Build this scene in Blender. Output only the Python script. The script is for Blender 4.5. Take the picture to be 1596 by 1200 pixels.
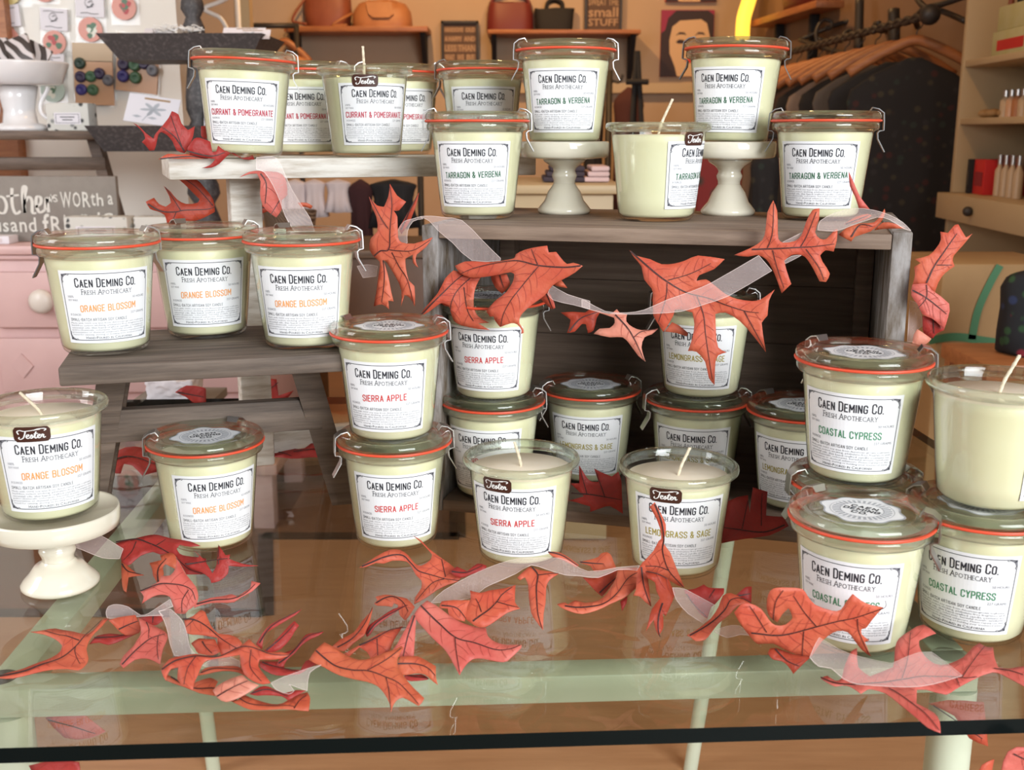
import bpy, bmesh, math, random
from mathutils import Vector, Matrix, noise
from mathutils.geometry import delaunay_2d_cdt
random.seed(7)
for _o in list(bpy.data.objects): bpy.data.objects.remove(_o)
SC = bpy.context.scene
COL = SC.collection
PI = math.pi
# ------------------------------------------------------------------ camera
FPX, TH, ZC = 1700.0, math.radians(13.0), 0.95
CAM = Vector((0, 0, ZC))
FW = Vector((0, math.cos(TH), -math.sin(TH))); UP = Vector((0, math.sin(TH), math.cos(TH))); RT = Vector((1, 0, 0))
cd = bpy.data.cameras.new('camera'); cam = bpy.data.objects.new('camera', cd); COL.objects.link(cam)
cd.sensor_width = 36; cd.lens = 36*FPX/1596; cd.clip_end = 60; cd.clip_start = 0.02
cam.location = CAM; cam.rotation_euler = (PI/2-TH, 0, 0)
cd.dof.use_dof = True; cd.dof.focus_distance = 1.0; cd.dof.aperture_fstop = 13
SC.camera = cam
# ------------------------------------------------------------------ light
SC.view_settings.view_transform = 'Standard'; SC.view_settings.look = 'None'; SC.view_settings.gamma = 1
SC.view_settings.use_curve_mapping = False; SC.view_settings.exposure = 0.0
w = bpy.data.worlds.new('world'); SC.world = w; w.use_nodes = True
w.node_tree.nodes['Background'].inputs[0].default_value = (0.80, 0.90, 1.0, 1); w.node_tree.nodes['Background'].inputs[1].default_value = 0.19
def lamp(name, kind, loc, target, power, col, size=1, sizey=None, spot=None, spread=None):
    d = bpy.data.lights.new(name, kind); d.energy = power; d.color = col
    if kind == 'AREA':
        d.size = size
        if sizey: d.shape = 'RECTANGLE'; d.size_y = sizey
    else: d.shadow_soft_size = size
    if spot: d.spot_size = spot; d.spot_blend = .6
    if spread: d.spread = math.radians(spread)
    o = bpy.data.objects.new(name, d); COL.objects.link(o); o.location = loc
    o.rotation_euler = (Vector(target)-Vector(loc)).to_track_quat('-Z', 'Y').to_euler()
    return o
lamp('shop_window_daylight', 'AREA', (1.55, -1.8, 1.75), (-0.1, 1.0, 0.6), 51, (0.93, 0.97, 1.0), 1.9, 1.7, spread=95)
lamp('side_window_daylight', 'AREA', (-2.45, 0.6, 1.6), (-1.2, 3.0, 0.8), 58, (0.95, 0.96, 1.0), 1.4, 1.4)
for i, (lx, ly, lp) in enumerate([(-0.5, 4.6, 20), (0.7, 4.6, 10), (0.35, 2.3, 8)]):
    lamp('ceiling_spot', 'SPOT', (lx, ly, 2.55), (lx+.1, ly+.5, 0.9), lp*5.0, (1.0, 0.56, 0.22), 0.05, spot=2.2)
# ------------------------------------------------------------------ materials
def mat(name, col=(.8,.8,.8), rough=.5, metal=0, spec=.5, coat=0, col2=None, nscale=8, ndetail=4, stretch=(1,1,1), bump=0, bscale=None, ramp=(.35,.65), sub=0, rot=(0,0,0)):
    m = bpy.data.materials.new(name); m.use_nodes = True; nt = m.node_tree; N = nt.nodes; L = nt.links
    b = N['Principled BSDF']
    b.inputs['Base Color'].default_value = (*col, 1); b.inputs['Roughness'].default_value = rough; b.inputs['Metallic'].default_value = metal
    b.inputs['Specular IOR Level'].default_value = spec; b.inputs['Coat Weight'].default_value = coat; b.inputs['Coat Roughness'].default_value = .04
    if sub: b.inputs['Subsurface Weight'].default_value = sub; b.inputs['Subsurface Radius'].default_value = (.012,.010,.006); b.inputs['Subsurface Scale'].default_value = .6
    if col2 or bump:
        tc = N.new('ShaderNodeTexCoord'); mp = N.new('ShaderNodeMapping'); mp.inputs['Scale'].default_value = stretch; mp.inputs['Rotation'].default_value = rot
        L.new(tc.outputs['Object'], mp.inputs['Vector'])
        n = N.new('ShaderNodeTexNoise'); n.inputs['Scale'].default_value = nscale; n.inputs['Detail'].default_value = ndetail; n.inputs['Roughness'].default_value = .62
        L.new(mp.outputs[0], n.inputs['Vector'])
        if col2:
            r = N.new('ShaderNodeValToRGB'); r.color_ramp.elements[0].position, r.color_ramp.elements[1].position = ramp
            r.color_ramp.elements[0].color = (*col, 1); r.color_ramp.elements[1].color = (*col2, 1)
            L.new(n.outputs['Fac'], r.inputs[0]); L.new(r.outputs[0], b.inputs['Base Color'])
        if bump:
            n2 = n
            if bscale:
                n2 = N.new('ShaderNodeTexNoise'); n2.inputs['Scale'].default_value = bscale; n2.inputs['Detail'].default_value = 3; L.new(mp.outputs[0], n2.inputs['Vector'])
            bp = N.new('ShaderNodeBump'); bp.inputs['Strength'].default_value = bump; bp.inputs['Distance'].default_value = .002
            L.new(n2.outputs['Fac'], bp.inputs['Height']); L.new(bp.outputs[0], b.inputs['Normal'])
    return m
def thin_glass(name, tint=(.93,.97,.93), ior=1.5, rough=.015):
    # a thin glass wall: clear with a Fresnel reflection
    m = bpy.data.materials.new(name); m.use_nodes = True; nt = m.node_tree; N = nt.nodes; L = nt.links; N.remove(N['Principled BSDF'])
    t = N.new('ShaderNodeBsdfTransparent'); t.inputs[0].default_value = (*tint, 1)
    g = N.new('ShaderNodeBsdfGlossy'); g.inputs['Roughness'].default_value = rough
    f = N.new('ShaderNodeFresnel'); ge = N.new('ShaderNodeNewGeometry'); mr = N.new('ShaderNodeMapRange')   # the same reflectance from either side
    mr.inputs[3].default_value = ior; mr.inputs[4].default_value = 1/ior; L.new(ge.outputs['Backfacing'], mr.inputs[0]); L.new(mr.outputs[0], f.inputs[0])
    x = N.new('ShaderNodeMixShader'); L.new(f.outputs[0], x.inputs[0]); L.new(t.outputs[0], x.inputs[1]); L.new(g.outputs[0], x.inputs[2]); L.new(x.outputs[0], N['Material Output'].inputs[0])
    return m
def real_glass(name, col=(.86,.95,.89), rough=.01):
    m = mat(name, col, rough); m.node_tree.nodes['Principled BSDF'].inputs['Transmission Weight'].default_value = 1
    m.node_tree.nodes['Principled BSDF'].inputs['IOR'].default_value = 1.48
    return m
def thick_glass(name, tint=(.88,.95,.90), k=.5):
    # half refracting body, half clear wall: a thick rim or lid
    m = thin_glass(name, tint, 1.55, .02); nt = m.node_tree; N = nt.nodes; L = nt.links
    x = [n for n in N if n.type == 'MIX_SHADER'][0]; g = N.new('ShaderNodeBsdfGlass'); g.inputs['Color'].default_value = (*tint, 1); g.inputs['IOR'].default_value = 1.48; g.inputs['Roughness'].default_value = .015
    y = N.new('ShaderNodeMixShader'); y.inputs[0].default_value = k; L.new(x.outputs[0], y.inputs[1]); L.new(g.outputs[0], y.inputs[2]); L.new(y.outputs[0], N['Material Output'].inputs[0])
    return m
def leaf_mat(name, c1, c2):
    m = mat(name, c1, .55, col2=c2, nscale=26, ndetail=5, ramp=(.32,.68), bump=.35, bscale=220)
    nt = m.node_tree; N = nt.nodes; L = nt.links; b = N['Principled BSDF']
    t = N.new('ShaderNodeBsdfTranslucent'); x = N.new('ShaderNodeMixShader'); x.inputs[0].default_value = .22
    r = [n for n in N if n.type == 'VALTORGB'][0]; L.new(r.outputs[0], t.inputs[0])
    L.new(b.outputs[0], x.inputs[1]); L.new(t.outputs[0], x.inputs[2]); L.new(x.outputs[0], N['Material Output'].inputs[0])
    return m
def sheer(name, col=(.9,.78,.76), op=.42):
    m = mat(name, col, .35, spec=.8); nt = m.node_tree; N = nt.nodes; L = nt.links; b = N['Principled BSDF']
    tc = N.new('ShaderNodeTexCoord'); n = N.new('ShaderNodeTexNoise'); n.inputs['Scale'].default_value = 900; L.new(tc.outputs['Object'], n.inputs['Vector'])
    mr = N.new('ShaderNodeMapRange'); mr.inputs[1].default_value = .3; mr.inputs[2].default_value = .7; mr.inputs[3].default_value = op-.03; mr.inputs[4].default_value = op+.03
    L.new(n.outputs['Fac'], mr.inputs[0]); L.new(mr.outputs[0], b.inputs['Alpha'])
    return m
def emit(name, col, s):
    m = bpy.data.materials.new(name); m.use_nodes = True; b = m.node_tree.nodes['Principled BSDF']
    b.inputs['Base Color'].default_value = (*col,1); b.inputs['Emission Color'].default_value = (*col,1); b.inputs['Emission Strength'].default_value = s
    return m
M = {}
M['wax'] = mat('wax', (.85,.80,.56), .4, coat=.0, col2=(.89,.845,.63), nscale=18)
M['waxtop'] = mat('wax_top', (.94,.82,.63), .55, col2=(.96,.85,.69), nscale=30)
M['jar'] = thin_glass('jar_glass', (.975,.985,.96))
M['rim'] = thick_glass('rim_glass', (.94,.975,.93), .42)
M['lid'] = thick_glass('lid_glass', (.93,.965,.91), .30)
M['gasket'] = mat('gasket_rubber', (.78,.085,.035), .45)
M['steel'] = mat('clip_steel', (.56,.54,.52), .32, metal=1)
M['paper'] = mat('label_paper', (.86,.86,.87), .55)
M['ink'] = mat('label_ink', (.022,.022,.03), .6)
M['fine'] = mat('label_fine_ink', (.20,.20,.22), .6)
M['greyink'] = mat('label_grey_ink', (.42,.43,.46), .6)
M['brown'] = mat('sticker_brown', (.062,.020,.012), .4)
M['white'] = mat('sticker_white', (.85,.83,.8), .5)
M['wick'] = mat('wick_cotton', (.80,.70,.52), .8, col2=(.6,.5,.36), nscale=300)
INKS = {'currant':(.50,.03,.06), 'tarragon':(.03,.13,.06), 'orange':(.86,.36,.10), 'sierra':(.60,.035,.03), 'lemon':(.40,.33,.06), 'cypress':(.06,.25,.12)}
for k, v in INKS.items(): M['ink_'+k] = mat('ink_'+k, v, .6)
M['ceramic'] = mat('cream_ceramic', (.80,.74,.60), .12, coat=.6)
M['ceramicw'] = mat('white_ceramic', (.82,.80,.80), .15, coat=.5)
M['greywood'] = mat('weathered_grey_wood', (.062,.043,.032), .7, col2=(.205,.152,.117), nscale=14, ndetail=8, stretch=(.6,9,9), bump=.5, ramp=(.3,.72))
M['cratewood'] = mat('crate_wood', (.15,.098,.068), .75, col2=(.28,.20,.15), nscale=10, ndetail=8, stretch=(.7,8,14), bump=.5, ramp=(.3,.75))
M['cratetop'] = mat('crate_top_wood', (.135,.085,.058), .7, col2=(.33,.235,.17), nscale=12, ndetail=8, stretch=(.7,8,9), bump=.5, ramp=(.3,.75))
M['crateend'] = mat('crate_end_wood', (.10,.068,.04), .75, col2=(.33,.305,.29), nscale=26, ndetail=8, stretch=(3,3,.8), bump=.6, ramp=(.36,.62))
M['whitewood'] = mat('distressed_white_wood', (.40,.33,.25), .55, col2=(.68,.64,.575), nscale=11, ndetail=9, stretch=(1.2,6,9), bump=.35, ramp=(.33,.55))
M['celadon'] = mat('celadon_paint', (.58,.63,.46), .35, col2=(.66,.70,.54), nscale=9, ndetail=6, bump=.1, ramp=(.3,.7))
M['chip'] = mat('chipped_paint', (.03,.025,.02), .6)
M['tableglass'] = thin_glass('table_glass', (.885,.90,.86), 1.40, .004)
M['glassedge'] = mat('glass_edge', (.004,.007,.007), .25, spec=.12)
M['ribbon'] = sheer('organza', (.93,.74,.70), .27)
M['ribedge'] = sheer('organza_edge', (.93,.76,.70), .5)
LEAFC = [((.62,.085,.045),(.72,.17,.085)), ((.66,.11,.085),(.74,.20,.15)), ((.40,.03,.024),(.50,.05,.04)), ((.60,.10,.045),(.68,.17,.075)), ((.74,.24,.16),(.80,.34,.24)), ((.44,.045,.020),(.52,.075,.032))]
for i, (a, b) in enumerate(LEAFC): M['leaf%d'%i] = leaf_mat('oak_leaf_%s' % ['red','rose','crimson','orange','pale','rust'][i], a, b)
M['vein'] = mat('leaf_vein', (.045,.014,.012), .6)
M['finevein'] = mat('leaf_fine_vein', (.36,.05,.035), .6)
M['floor'] = mat('floor_boards', (.37,.19,.09), .32, col2=(.47,.26,.13), nscale=5, ndetail=8, stretch=(1,9,1), ramp=(.3,.7))
M['floord'] = mat('floor_dark_boards', (.13,.062,.034), .35, col2=(.18,.088,.046), nscale=5, ndetail=8, stretch=(1,9,1), ramp=(.3,.7))
M['inlay'] = mat('floor_inlay', (.035,.022,.015), .35)
M['backwall'] = mat('wall_paint_warm', (.46,.33,.22), .8, col2=(.48,.35,.24), nscale=3)
M['rightwall'] = mat('wall_paint_shaded', (.22,.13,.075), .8, col2=(.24,.145,.085), nscale=3)  # darker than the back wall: the dimness on this side is put into the colour
M['leftwall'] = mat('wall_paint_white', (.84,.80,.73), .8)
M['ceil'] = mat('ceiling_paint', (.7,.62,.5), .9)
M['pink'] = mat('pink_paint', (.62,.40,.38), .45, col2=(.67,.44,.42), nscale=6, bump=.05)
M['knob'] = mat('cream_knob', (.72,.65,.58), .35)
M['orangewood'] = mat('orange_wood', (.30,.105,.035), .45, col2=(.40,.155,.055), nscale=12, stretch=(1,7,7))
M['darkwood'] = mat('dark_wood', (.085,.05,.03), .5, col2=(.16,.10,.065), nscale=12, stretch=(1,8,8))
M['tray'] = mat('grey_tray', (.055,.048,.048), .55, col2=(.13,.115,.11), nscale=120, ndetail=2, ramp=(.5,.75))
M['signgrey'] = mat('sign_grey_paint', (.22,.19,.165), .7, col2=(.25,.22,.19), nscale=20)
M['signtext'] = mat('sign_lettering', (.66,.63,.57), .7)
M['card'] = mat('card_white', (.74,.70,.73), .6)
M['clear'] = thin_glass('clear_bag', (.97,.97,.97), 1.4, .08)
M['black'] = mat('black_fabric', (.012,.011,.012), .8)
M['iron'] = mat('black_iron', (.03,.024,.02), .5)
M['cream'] = mat('cream_paint', (.50,.37,.21), .5)
M['kraft'] = mat('tan_paper', (.33,.19,.075), .7, col2=(.37,.22,.09), nscale=7)
M['green'] = mat('green_ribbon', (.06,.19,.085), .6)
M['redc'] = mat('red_cover', (.55,.02,.02), .5)
M['crims'] = mat('crimson_cover', (.26,.015,.025), .5)
M['leather1'] = mat('brown_leather', (.22,.055,.022), .5, col2=(.28,.075,.03), nscale=9, bump=.2)
M['leather2'] = mat('tan_leather', (.38,.15,.055), .5, col2=(.44,.18,.07), nscale=9, bump=.2)
M['maroon'] = mat('maroon_leather', (.15,.018,.014), .5, bump=.2, nscale=10)
M['pinkc'] = mat('pink_cloth', (.62,.44,.42), .8)
M['whitec'] = mat('white_cloth', (.64,.55,.55), .85)
M['lampy'] = emit('amber_lamp', (1.0,.58,.06), 1.6)
def floral(name, base, cols, sc=14):
    m = mat(name, base, .85); nt = m.node_tree; N = nt.nodes; L = nt.links
    tc = N.new('ShaderNodeTexCoord'); v = N.new('ShaderNodeTexVoronoi'); v.inputs['Scale'].default_value = sc; L.new(tc.outputs['Object'], v.inputs['Vector'])
    r = N.new('ShaderNodeValToRGB'); r.color_ramp.elements[0].position = .25; r.color_ramp.elements[0].color = (1,1,1,1); r.color_ramp.elements[1].position = .42; r.color_ramp.elements[1].color = (0,0,0,1)
    L.new(v.outputs['Distance'], r.inputs[0])
    r2 = N.new('ShaderNodeValToRGB'); r2.color_ramp.interpolation = 'CONSTANT'
    while len(r2.color_ramp.elements) < len(cols): r2.color_ramp.elements.new(.5)
    for i, c in enumerate(cols): r2.color_ramp.elements[i].position = i/len(cols); r2.color_ramp.elements[i].color = (*c, 1)
    sp = N.new('ShaderNodeSeparateColor'); L.new(v.outputs['Color'], sp.inputs[0]); L.new(sp.outputs[0], r2.inputs[0])
    mx = N.new('ShaderNodeMix'); mx.data_type = 'RGBA'; mx.inputs[6].default_value = (*base,1)
    L.new(r.outputs[0], mx.inputs[0]); L.new(r2.outputs[0], mx.inputs[7]); L.new(mx.outputs[2], N['Principled BSDF'].inputs['Base Color'])
    return m
M['floral'] = floral('dark_floral_cloth', (.012,.010,.010), [(.045,.012,.010),(.018,.026,.020),(.02,.018,.018),(.04,.032,.018),(.012,.01,.01)], 34)
M['floralbag'] = floral('bright_floral_cloth', (.008,.008,.010), [(.20,.012,.024),(.02,.06,.02),(.018,.028,.075),(.19,.11,.02),(.008,.008,.01),(.008,.008,.01)], 42)
M['redfloral'] = floral('red_floral_cloth', (.20,.02,.018), [(.02,.012,.012),(.28,.03,.02),(.03,.04,.03)], 16)
M['soap'] = floral('soap_wrap_print', (.62,.60,.55), [(.05,.05,.05),(.62,.60,.55),(.25,.25,.24),(.62,.6,.55)], 60)
M['zebra'] = None
def stripes(name, c1, c2, sc):
    m = mat(name, c1, .4); nt = m.node_tree; N = nt.nodes; L = nt.links
    tc = N.new('ShaderNodeTexCoord'); wv = N.new('ShaderNodeTexWave'); wv.inputs['Scale'].default_value = sc; wv.inputs['Distortion'].default_value = 3.5; wv.inputs['Detail'].default_value = 1
    mp = N.new('ShaderNodeMapping'); mp.inputs['Rotation'].default_value = (0,.6,.3); L.new(tc.outputs['Object'], mp.inputs[0]); L.new(mp.outputs[0], wv.inputs[0])
    r = N.new('ShaderNodeValToRGB'); r.color_ramp.elements[0].position = .55; r.color_ramp.elements[1].position = .62; r.color_ramp.elements[0].color = (*c1,1); r.color_ramp.elements[1].color = (*c2,1)
    L.new(wv.outputs['Fac'], r.inputs[0]); L.new(r.outputs[0], N['Principled BSDF'].inputs['Base Color']); return m
M['zebra'] = stripes('striped_wrap', (.055,.04,.035), (.62,.56,.55), 14)
# ------------------------------------------------------------------ pixel rays (1596 x 1200) used to find where things stand
def ray(px, py): return FW + RT*((px-798)/FPX) + UP*((600-py)/FPX)
def W(px, py, Z): return CAM + ray(px, py)*Z
def onz(px, py, z):
    d = ray(px, py); return CAM + d*((z-ZC)/d.z)
def onplane(px, py, p0, n):
    d = ray(px, py); return CAM + d*((p0-CAM).dot(n)/d.dot(n))
# ------------------------------------------------------------------ object helpers
def tag(o, label=None, cat=None, group=None, kind=None):
    if label: o['label'] = label
    if cat: o['category'] = cat
    if group: o['group'] = group
    if kind: o['kind'] = kind
    return o
def thing(name, loc, label, cat, group=None, rz=0):
    o = bpy.data.objects.new(name, None); COL.objects.link(o); o.empty_display_size = .02
    o.location = loc; o.rotation_euler = (0, 0, rz); return tag(o, label, cat, group)
def obj(name, me, parent=None):
    o = bpy.data.objects.new(name, me); COL.objects.link(o)
    if parent: o.parent = parent
    return o
def fin(name, bm, mats, parent=None, smooth=False, world=False, recalc=True):
    """bmesh -> one mesh object; world=True: its points are world points, moved into an unrotated parent's frame"""
    if recalc: bmesh.ops.recalc_face_normals(bm, faces=bm.faces)
    if world and parent is not None:
        L = parent.location if parent.parent is None else parent.location + parent.parent.location
        bmesh.ops.translate(bm, verts=bm.verts, vec=-L)
    me = bpy.data.meshes.new(name); bm.to_mesh(me); bm.free()
    for m_ in (mats if isinstance(mats, (list, tuple)) else [mats]): me.materials.append(m_)
    if smooth:
        for p in me.polygons: p.use_smooth = True
        if smooth != 'all':
            try: me.set_sharp_from_angle(angle=math.radians(smooth if smooth is not True else 40))
            except Exception: pass
    return obj(name, me, parent)
def bx(bm, c, s, rz=0, bev=0, mi=0, rot=None):
    r = bmesh.ops.create_cube(bm, size=1); vs = r['verts']
    R = rot if rot is not None else Matrix.Rotation(rz, 4, 'Z')
    bmesh.ops.transform(bm, matrix=Matrix.Translation(Vector(c)) @ R.to_4x4() @ Matrix.Diagonal((*s, 1)), verts=vs)
    fs = list({f for v in vs for f in v.link_faces})
    for f in fs: f.material_index = mi
    if bev:
        es = list({e for v in vs for e in v.link_edges})
        r2 = bmesh.ops.bevel(bm, geom=es, offset=bev, segments=2, affect='EDGES', profile=.5)
        for f in r2['faces']: f.material_index = mi
def box(name, c, s, m, parent=None, rz=0, bev=0, world=False, rot=None):
    bm = bmesh.new(); bx(bm, c, s, rz, bev, rot=rot); return fin(name, bm, m, parent, smooth=30 if bev else False, world=world)
def lathe(bm, prof, n=48, c=(0,0,0), mi=0, mis=None, a0=0, a1=2*PI):
    full = abs(a1-a0-2*PI) < 1e-6; k = n if full else n+1
    rings = []
    for r, z in prof:
        if r < 1e-6: rings.append([bm.verts.new((c[0], c[1], c[2]+z))])
        else: rings.append([bm.verts.new((c[0]+r*math.cos(a0+(a1-a0)*i/n), c[1]+r*math.sin(a0+(a1-a0)*i/n), c[2]+z)) for i in range(k)])
    for q in range(len(rings)-1):
        A, B = rings[q], rings[q+1]; m_ = mis[q] if mis else mi
        for i in range(n):
            j = (i+1) % k
            try:
                if len(A) == 1 and len(B) == 1: continue
                if len(A) == 1: f = bm.faces.new((A[0], B[j], B[i]))
                elif len(B) == 1: f = bm.faces.new((A[i], A[j], B[0]))
                else: f = bm.faces.new((A[i], A[j], B[j], B[i]))
                f.material_index = m_
            except ValueError: pass
def tube(bm, pts, r, n=8, mi=0, caps=True, flat=1.0):
    pts = [Vector(p) for p in pts]; rs = r if isinstance(r, (list, tuple)) else [r]*len(pts); rings = []; up = None
    for i, p in enumerate(pts):
        d = (pts[min(i+1, len(pts)-1)]-pts[max(i-1, 0)]).normalized()
        if up is None: up = Vector((0,0,1)) if abs(d.z) < .9 else Vector((0,1,0))
        s = d.cross(up).normalized(); up = s.cross(d).normalized()
        rings.append([bm.verts.new(p + (s*math.cos(2*PI*k/n) + up*math.sin(2*PI*k/n)*flat)*rs[i]) for k in range(n)])
    for a, b in zip(rings, rings[1:]):
        for k in range(n): bm.faces.new((a[k], a[(k+1)%n], b[(k+1)%n], b[k])).material_index = mi
    if caps:
        bm.faces.new(rings[0][::-1]).material_index = mi; bm.faces.new(rings[-1]).material_index = mi
def smoothline(pts, k=4):
    P = [Vector(p) for p in pts]; out = []
    for i in range(len(P)-1):
        a, b, c, d = P[max(i-1,0)], P[i], P[i+1], P[min(i+2,len(P)-1)]
        for q in range(k):
            t = q/k
            out.append(.5*((2*b)+(c-a)*t+(2*a-5*b+4*c-d)*t*t+(3*b-a-3*c+d)*t**3))
    return out+[P[-1]]
def prism(bm, poly, f, th, mi=0):
    """2D polygon (list of xy) -> slab through f(x,y,t) with t 0..th"""
    a = [bm.verts.new(f(x, y, 0)) for x, y in poly]; b = [bm.verts.new(f(x, y, th)) for x, y in poly]
    bm.faces.new(a).material_index = mi; bm.faces.new(b[::-1]).material_index = mi
    for i in range(len(a)):
        j = (i+1) % len(a); bm.faces.new((a[i], b[i], b[j], a[j])).material_index = mi
# ------------------------------------------------------------------ lettering (built-in font, turned into mesh)
_TC = {}
def text2d(s, bold=0.0, res=2, shear=0.0):
    key = (s, bold, res, shear)
    if key not in _TC:
        cu = bpy.data.curves.new('lettering', 'FONT'); cu.body = s; cu.resolution_u = res; cu.offset = bold; cu.fill_mode = 'FRONT'; cu.shear = shear
        o = bpy.data.objects.new('lettering', cu); COL.objects.link(o)
        bpy.context.view_layer.update()
        me = bpy.data.meshes.new_from_object(o)
        vs = [(v.co.x, v.co.y) for v in me.vertices]; fs = [tuple(p.vertices) for p in me.polygons]
        bpy.data.objects.remove(o); bpy.data.curves.remove(cu); bpy.data.meshes.remove(me)
        _TC[key] = (vs, fs)
    return _TC[key]
def put_text(bm, s, x0, x1, yb, yt, f, mi, bold=0, res=2, shear=0, cap=None, slope=0):
    """fit s into x0..x1, yb..yt (cap = reference string for the height); f(x,y) -> point"""
    vs, fs = text2d(s, bold, res, shear)
    if not vs: return
    xs = [v[0] for v in vs]; rv = text2d(cap, bold, res, shear)[0] if cap else vs; ys = [v[1] for v in rv]
    ax, bx_, ay, by_ = min(xs), max(xs), min(ys), max(ys)
    V = []
    for (x, y) in vs:
        X = x0+(x-ax)/(bx_-ax)*(x1-x0); V.append(bm.verts.new(f(X, yb+(y-ay)/(by_-ay)*(yt-yb)+slope*(X-(x0+x1)/2))))
    for q in fs:
        try: bm.faces.new([V[i] for i in q]).material_index = mi
        except ValueError: pass
SERIF = {'F':((.08,1,1),),'R':((.08,1,1),(.92,1,0)),'E':((.08,1,1),),'S':(),'H':((.08,1,1),(.92,1,1)),'A':((.02,1,0),(.98,1,0)),'P':((.08,1,1),),'O':(),'T':((.5,1,0),),'C':(),'Y':((.5,1,0),(.04,0,1),(.96,0,1))}
def small_caps(bm, s, x0, x1, yb, yt, f, mi, bold=0, small=.78, serif=False):
    """capitals with smaller capitals for the lower-case letters"""
    wds = s; units = []; adv = 0
    for ch in wds:
        if ch == ' ': adv += .32; continue
        big = ch.isupper() or not ch.isalpha(); g = ch.upper()
        vs = text2d(g, bold)[0]; wd = max(v[0] for v in vs)-min(v[0] for v in vs); k = 1 if big else small
        units.append((g, adv, wd*k, k)); adv += wd*k + .085
    sc = (x1-x0)/(adv-.085); H = yt-yb
    for g, a, wd, k in units:
        if g in '.':
            put_text(bm, g, x0+a*sc, x0+(a+wd)*sc, yb, yb+H*.14, f, mi, bold)
        elif g == '-':
            put_text(bm, g, x0+a*sc, x0+(a+wd)*sc, yb+H*.35, yb+H*.47, f, mi, bold)
        else:
            put_text(bm, g, x0+a*sc, x0+(a+wd)*sc, yb, yb+H*k, f, mi, bold)
            for fx, lo, hi in (SERIF.get(g, ()) if serif else ()):
                cx = x0+(a+wd*fx)*sc; hw = H*k*.17
                for y0 in ([yb] if lo else [])+([yb+H*k*.94] if hi else []): bm.faces.new([bm.verts.new(f(*q)) for q in ((cx-hw,y0),(cx+hw,y0),(cx+hw,y0+H*k*.06),(cx-hw,y0+H*k*.06))]).material_index = mi
GLY = {'A':[[(0,0),(.23,1),(.46,0)],[(.09,.30),(.37,.30)]],'B':[[(0,0),(0,1),(.32,1),(.44,.88),(.44,.64),(.33,.53),(0,.53)],[(.33,.53),(.46,.4),(.46,.13),(.33,0),(0,0)]],
 'C':[[(.44,.74),(.44,.87),(.33,1),(.12,1),(0,.87),(0,.13),(.12,0),(.33,0),(.44,.13),(.44,.26)]],'D':[[(0,0),(0,1),(.30,1),(.44,.85),(.44,.15),(.30,0),(0,0)]],'E':[[(.38,1),(0,1),(0,0),(.38,0)],[(0,.52),(.32,.52)]],
 'G':[[(.44,.76),(.44,.87),(.33,1),(.12,1),(0,.87),(0,.13),(.12,0),(.33,0),(.44,.13),(.44,.47),(.25,.47)]],'H':[[(0,0),(0,1)],[(.44,0),(.44,1)],[(0,.5),(.44,.5)]],'I':[[(0,0),(0,1)]],'L':[[(0,1),(0,0),(.36,0)]],'M':[[(0,0),(0,1),(.29,.34),(.58,1),(.58,0)]],
 'N':[[(0,0),(0,1),(.44,0),(.44,1)]],'O':[[(.12,0),(.33,0),(.45,.13),(.45,.87),(.33,1),(.12,1),(0,.87),(0,.13),(.12,0)]],'P':[[(0,0),(0,1),(.32,1),(.44,.87),(.44,.6),(.32,.47),(0,.47)]],'R':[[(0,0),(0,1),(.32,1),(.44,.87),(.44,.62),(.32,.49),(0,.49)],[(.24,.49),(.46,0)]],
 'S':[[(.43,.76),(.43,.88),(.32,1),(.12,1),(0,.87),(0,.68),(.43,.36),(.43,.13),(.32,0),(.12,0),(0,.13),(0,.26)]],'T':[[(.21,0),(.21,1)],[(0,1),(.42,1)]],'U':[[(0,1),(0,.13),(.12,0),(.33,0),(.45,.13),(.45,1)]],'V':[[(0,1),(.22,0),(.44,1)]],'Y':[[(0,1),(.22,.5),(.44,1)],[(.22,.5),(.22,0)]],
 '&':[[(.46,.46),(.40,.2),(.28,0),(.12,0),(0,.14),(0,.30),(.30,.70),(.30,.88),(.20,1),(.12,1),(.04,.88),(.06,.70),(.46,0)]],'-':[[(0,.5),(.25,.5)]],' ':[]}
def block(bm, s, x0, x1, yb, yt, f, mi, st=.15, small=.80, slope=0):
    """narrow block capitals built from straight strokes; lower-case letters become smaller capitals"""
    U = []; adv = 0
    for ch in s:
        k = small if ch.islower() else 1; g = GLY[ch.upper()]
        w_ = max([q[0] for p in g for q in p] or [.1]); U.append((g, adv, k)); adv += w_*(.5+.5*k)+.27
    sx = (x1-x0)/(adv-.27); H = yt-yb; sw = st*H/2
    for g, a, k in U:
        for p in g:
            P = [Vector((x0+(a+x*(.5+.5*k))*sx, yb+sw+y*k*(H-2*sw))) for x, y in p]
            for A, B in zip(P, P[1:]):
                d = (B-A).normalized(); n = Vector((-d.y, d.x))*sw; e = d*sw*.62
                q = [A-e+n, B+e+n, B+e-n, A-e-n]
                bm.faces.new([bm.verts.new(f(v.x, v.y+slope*(v.x-(x0+x1)/2))) for v in reversed(q)]).material_index = mi
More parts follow.
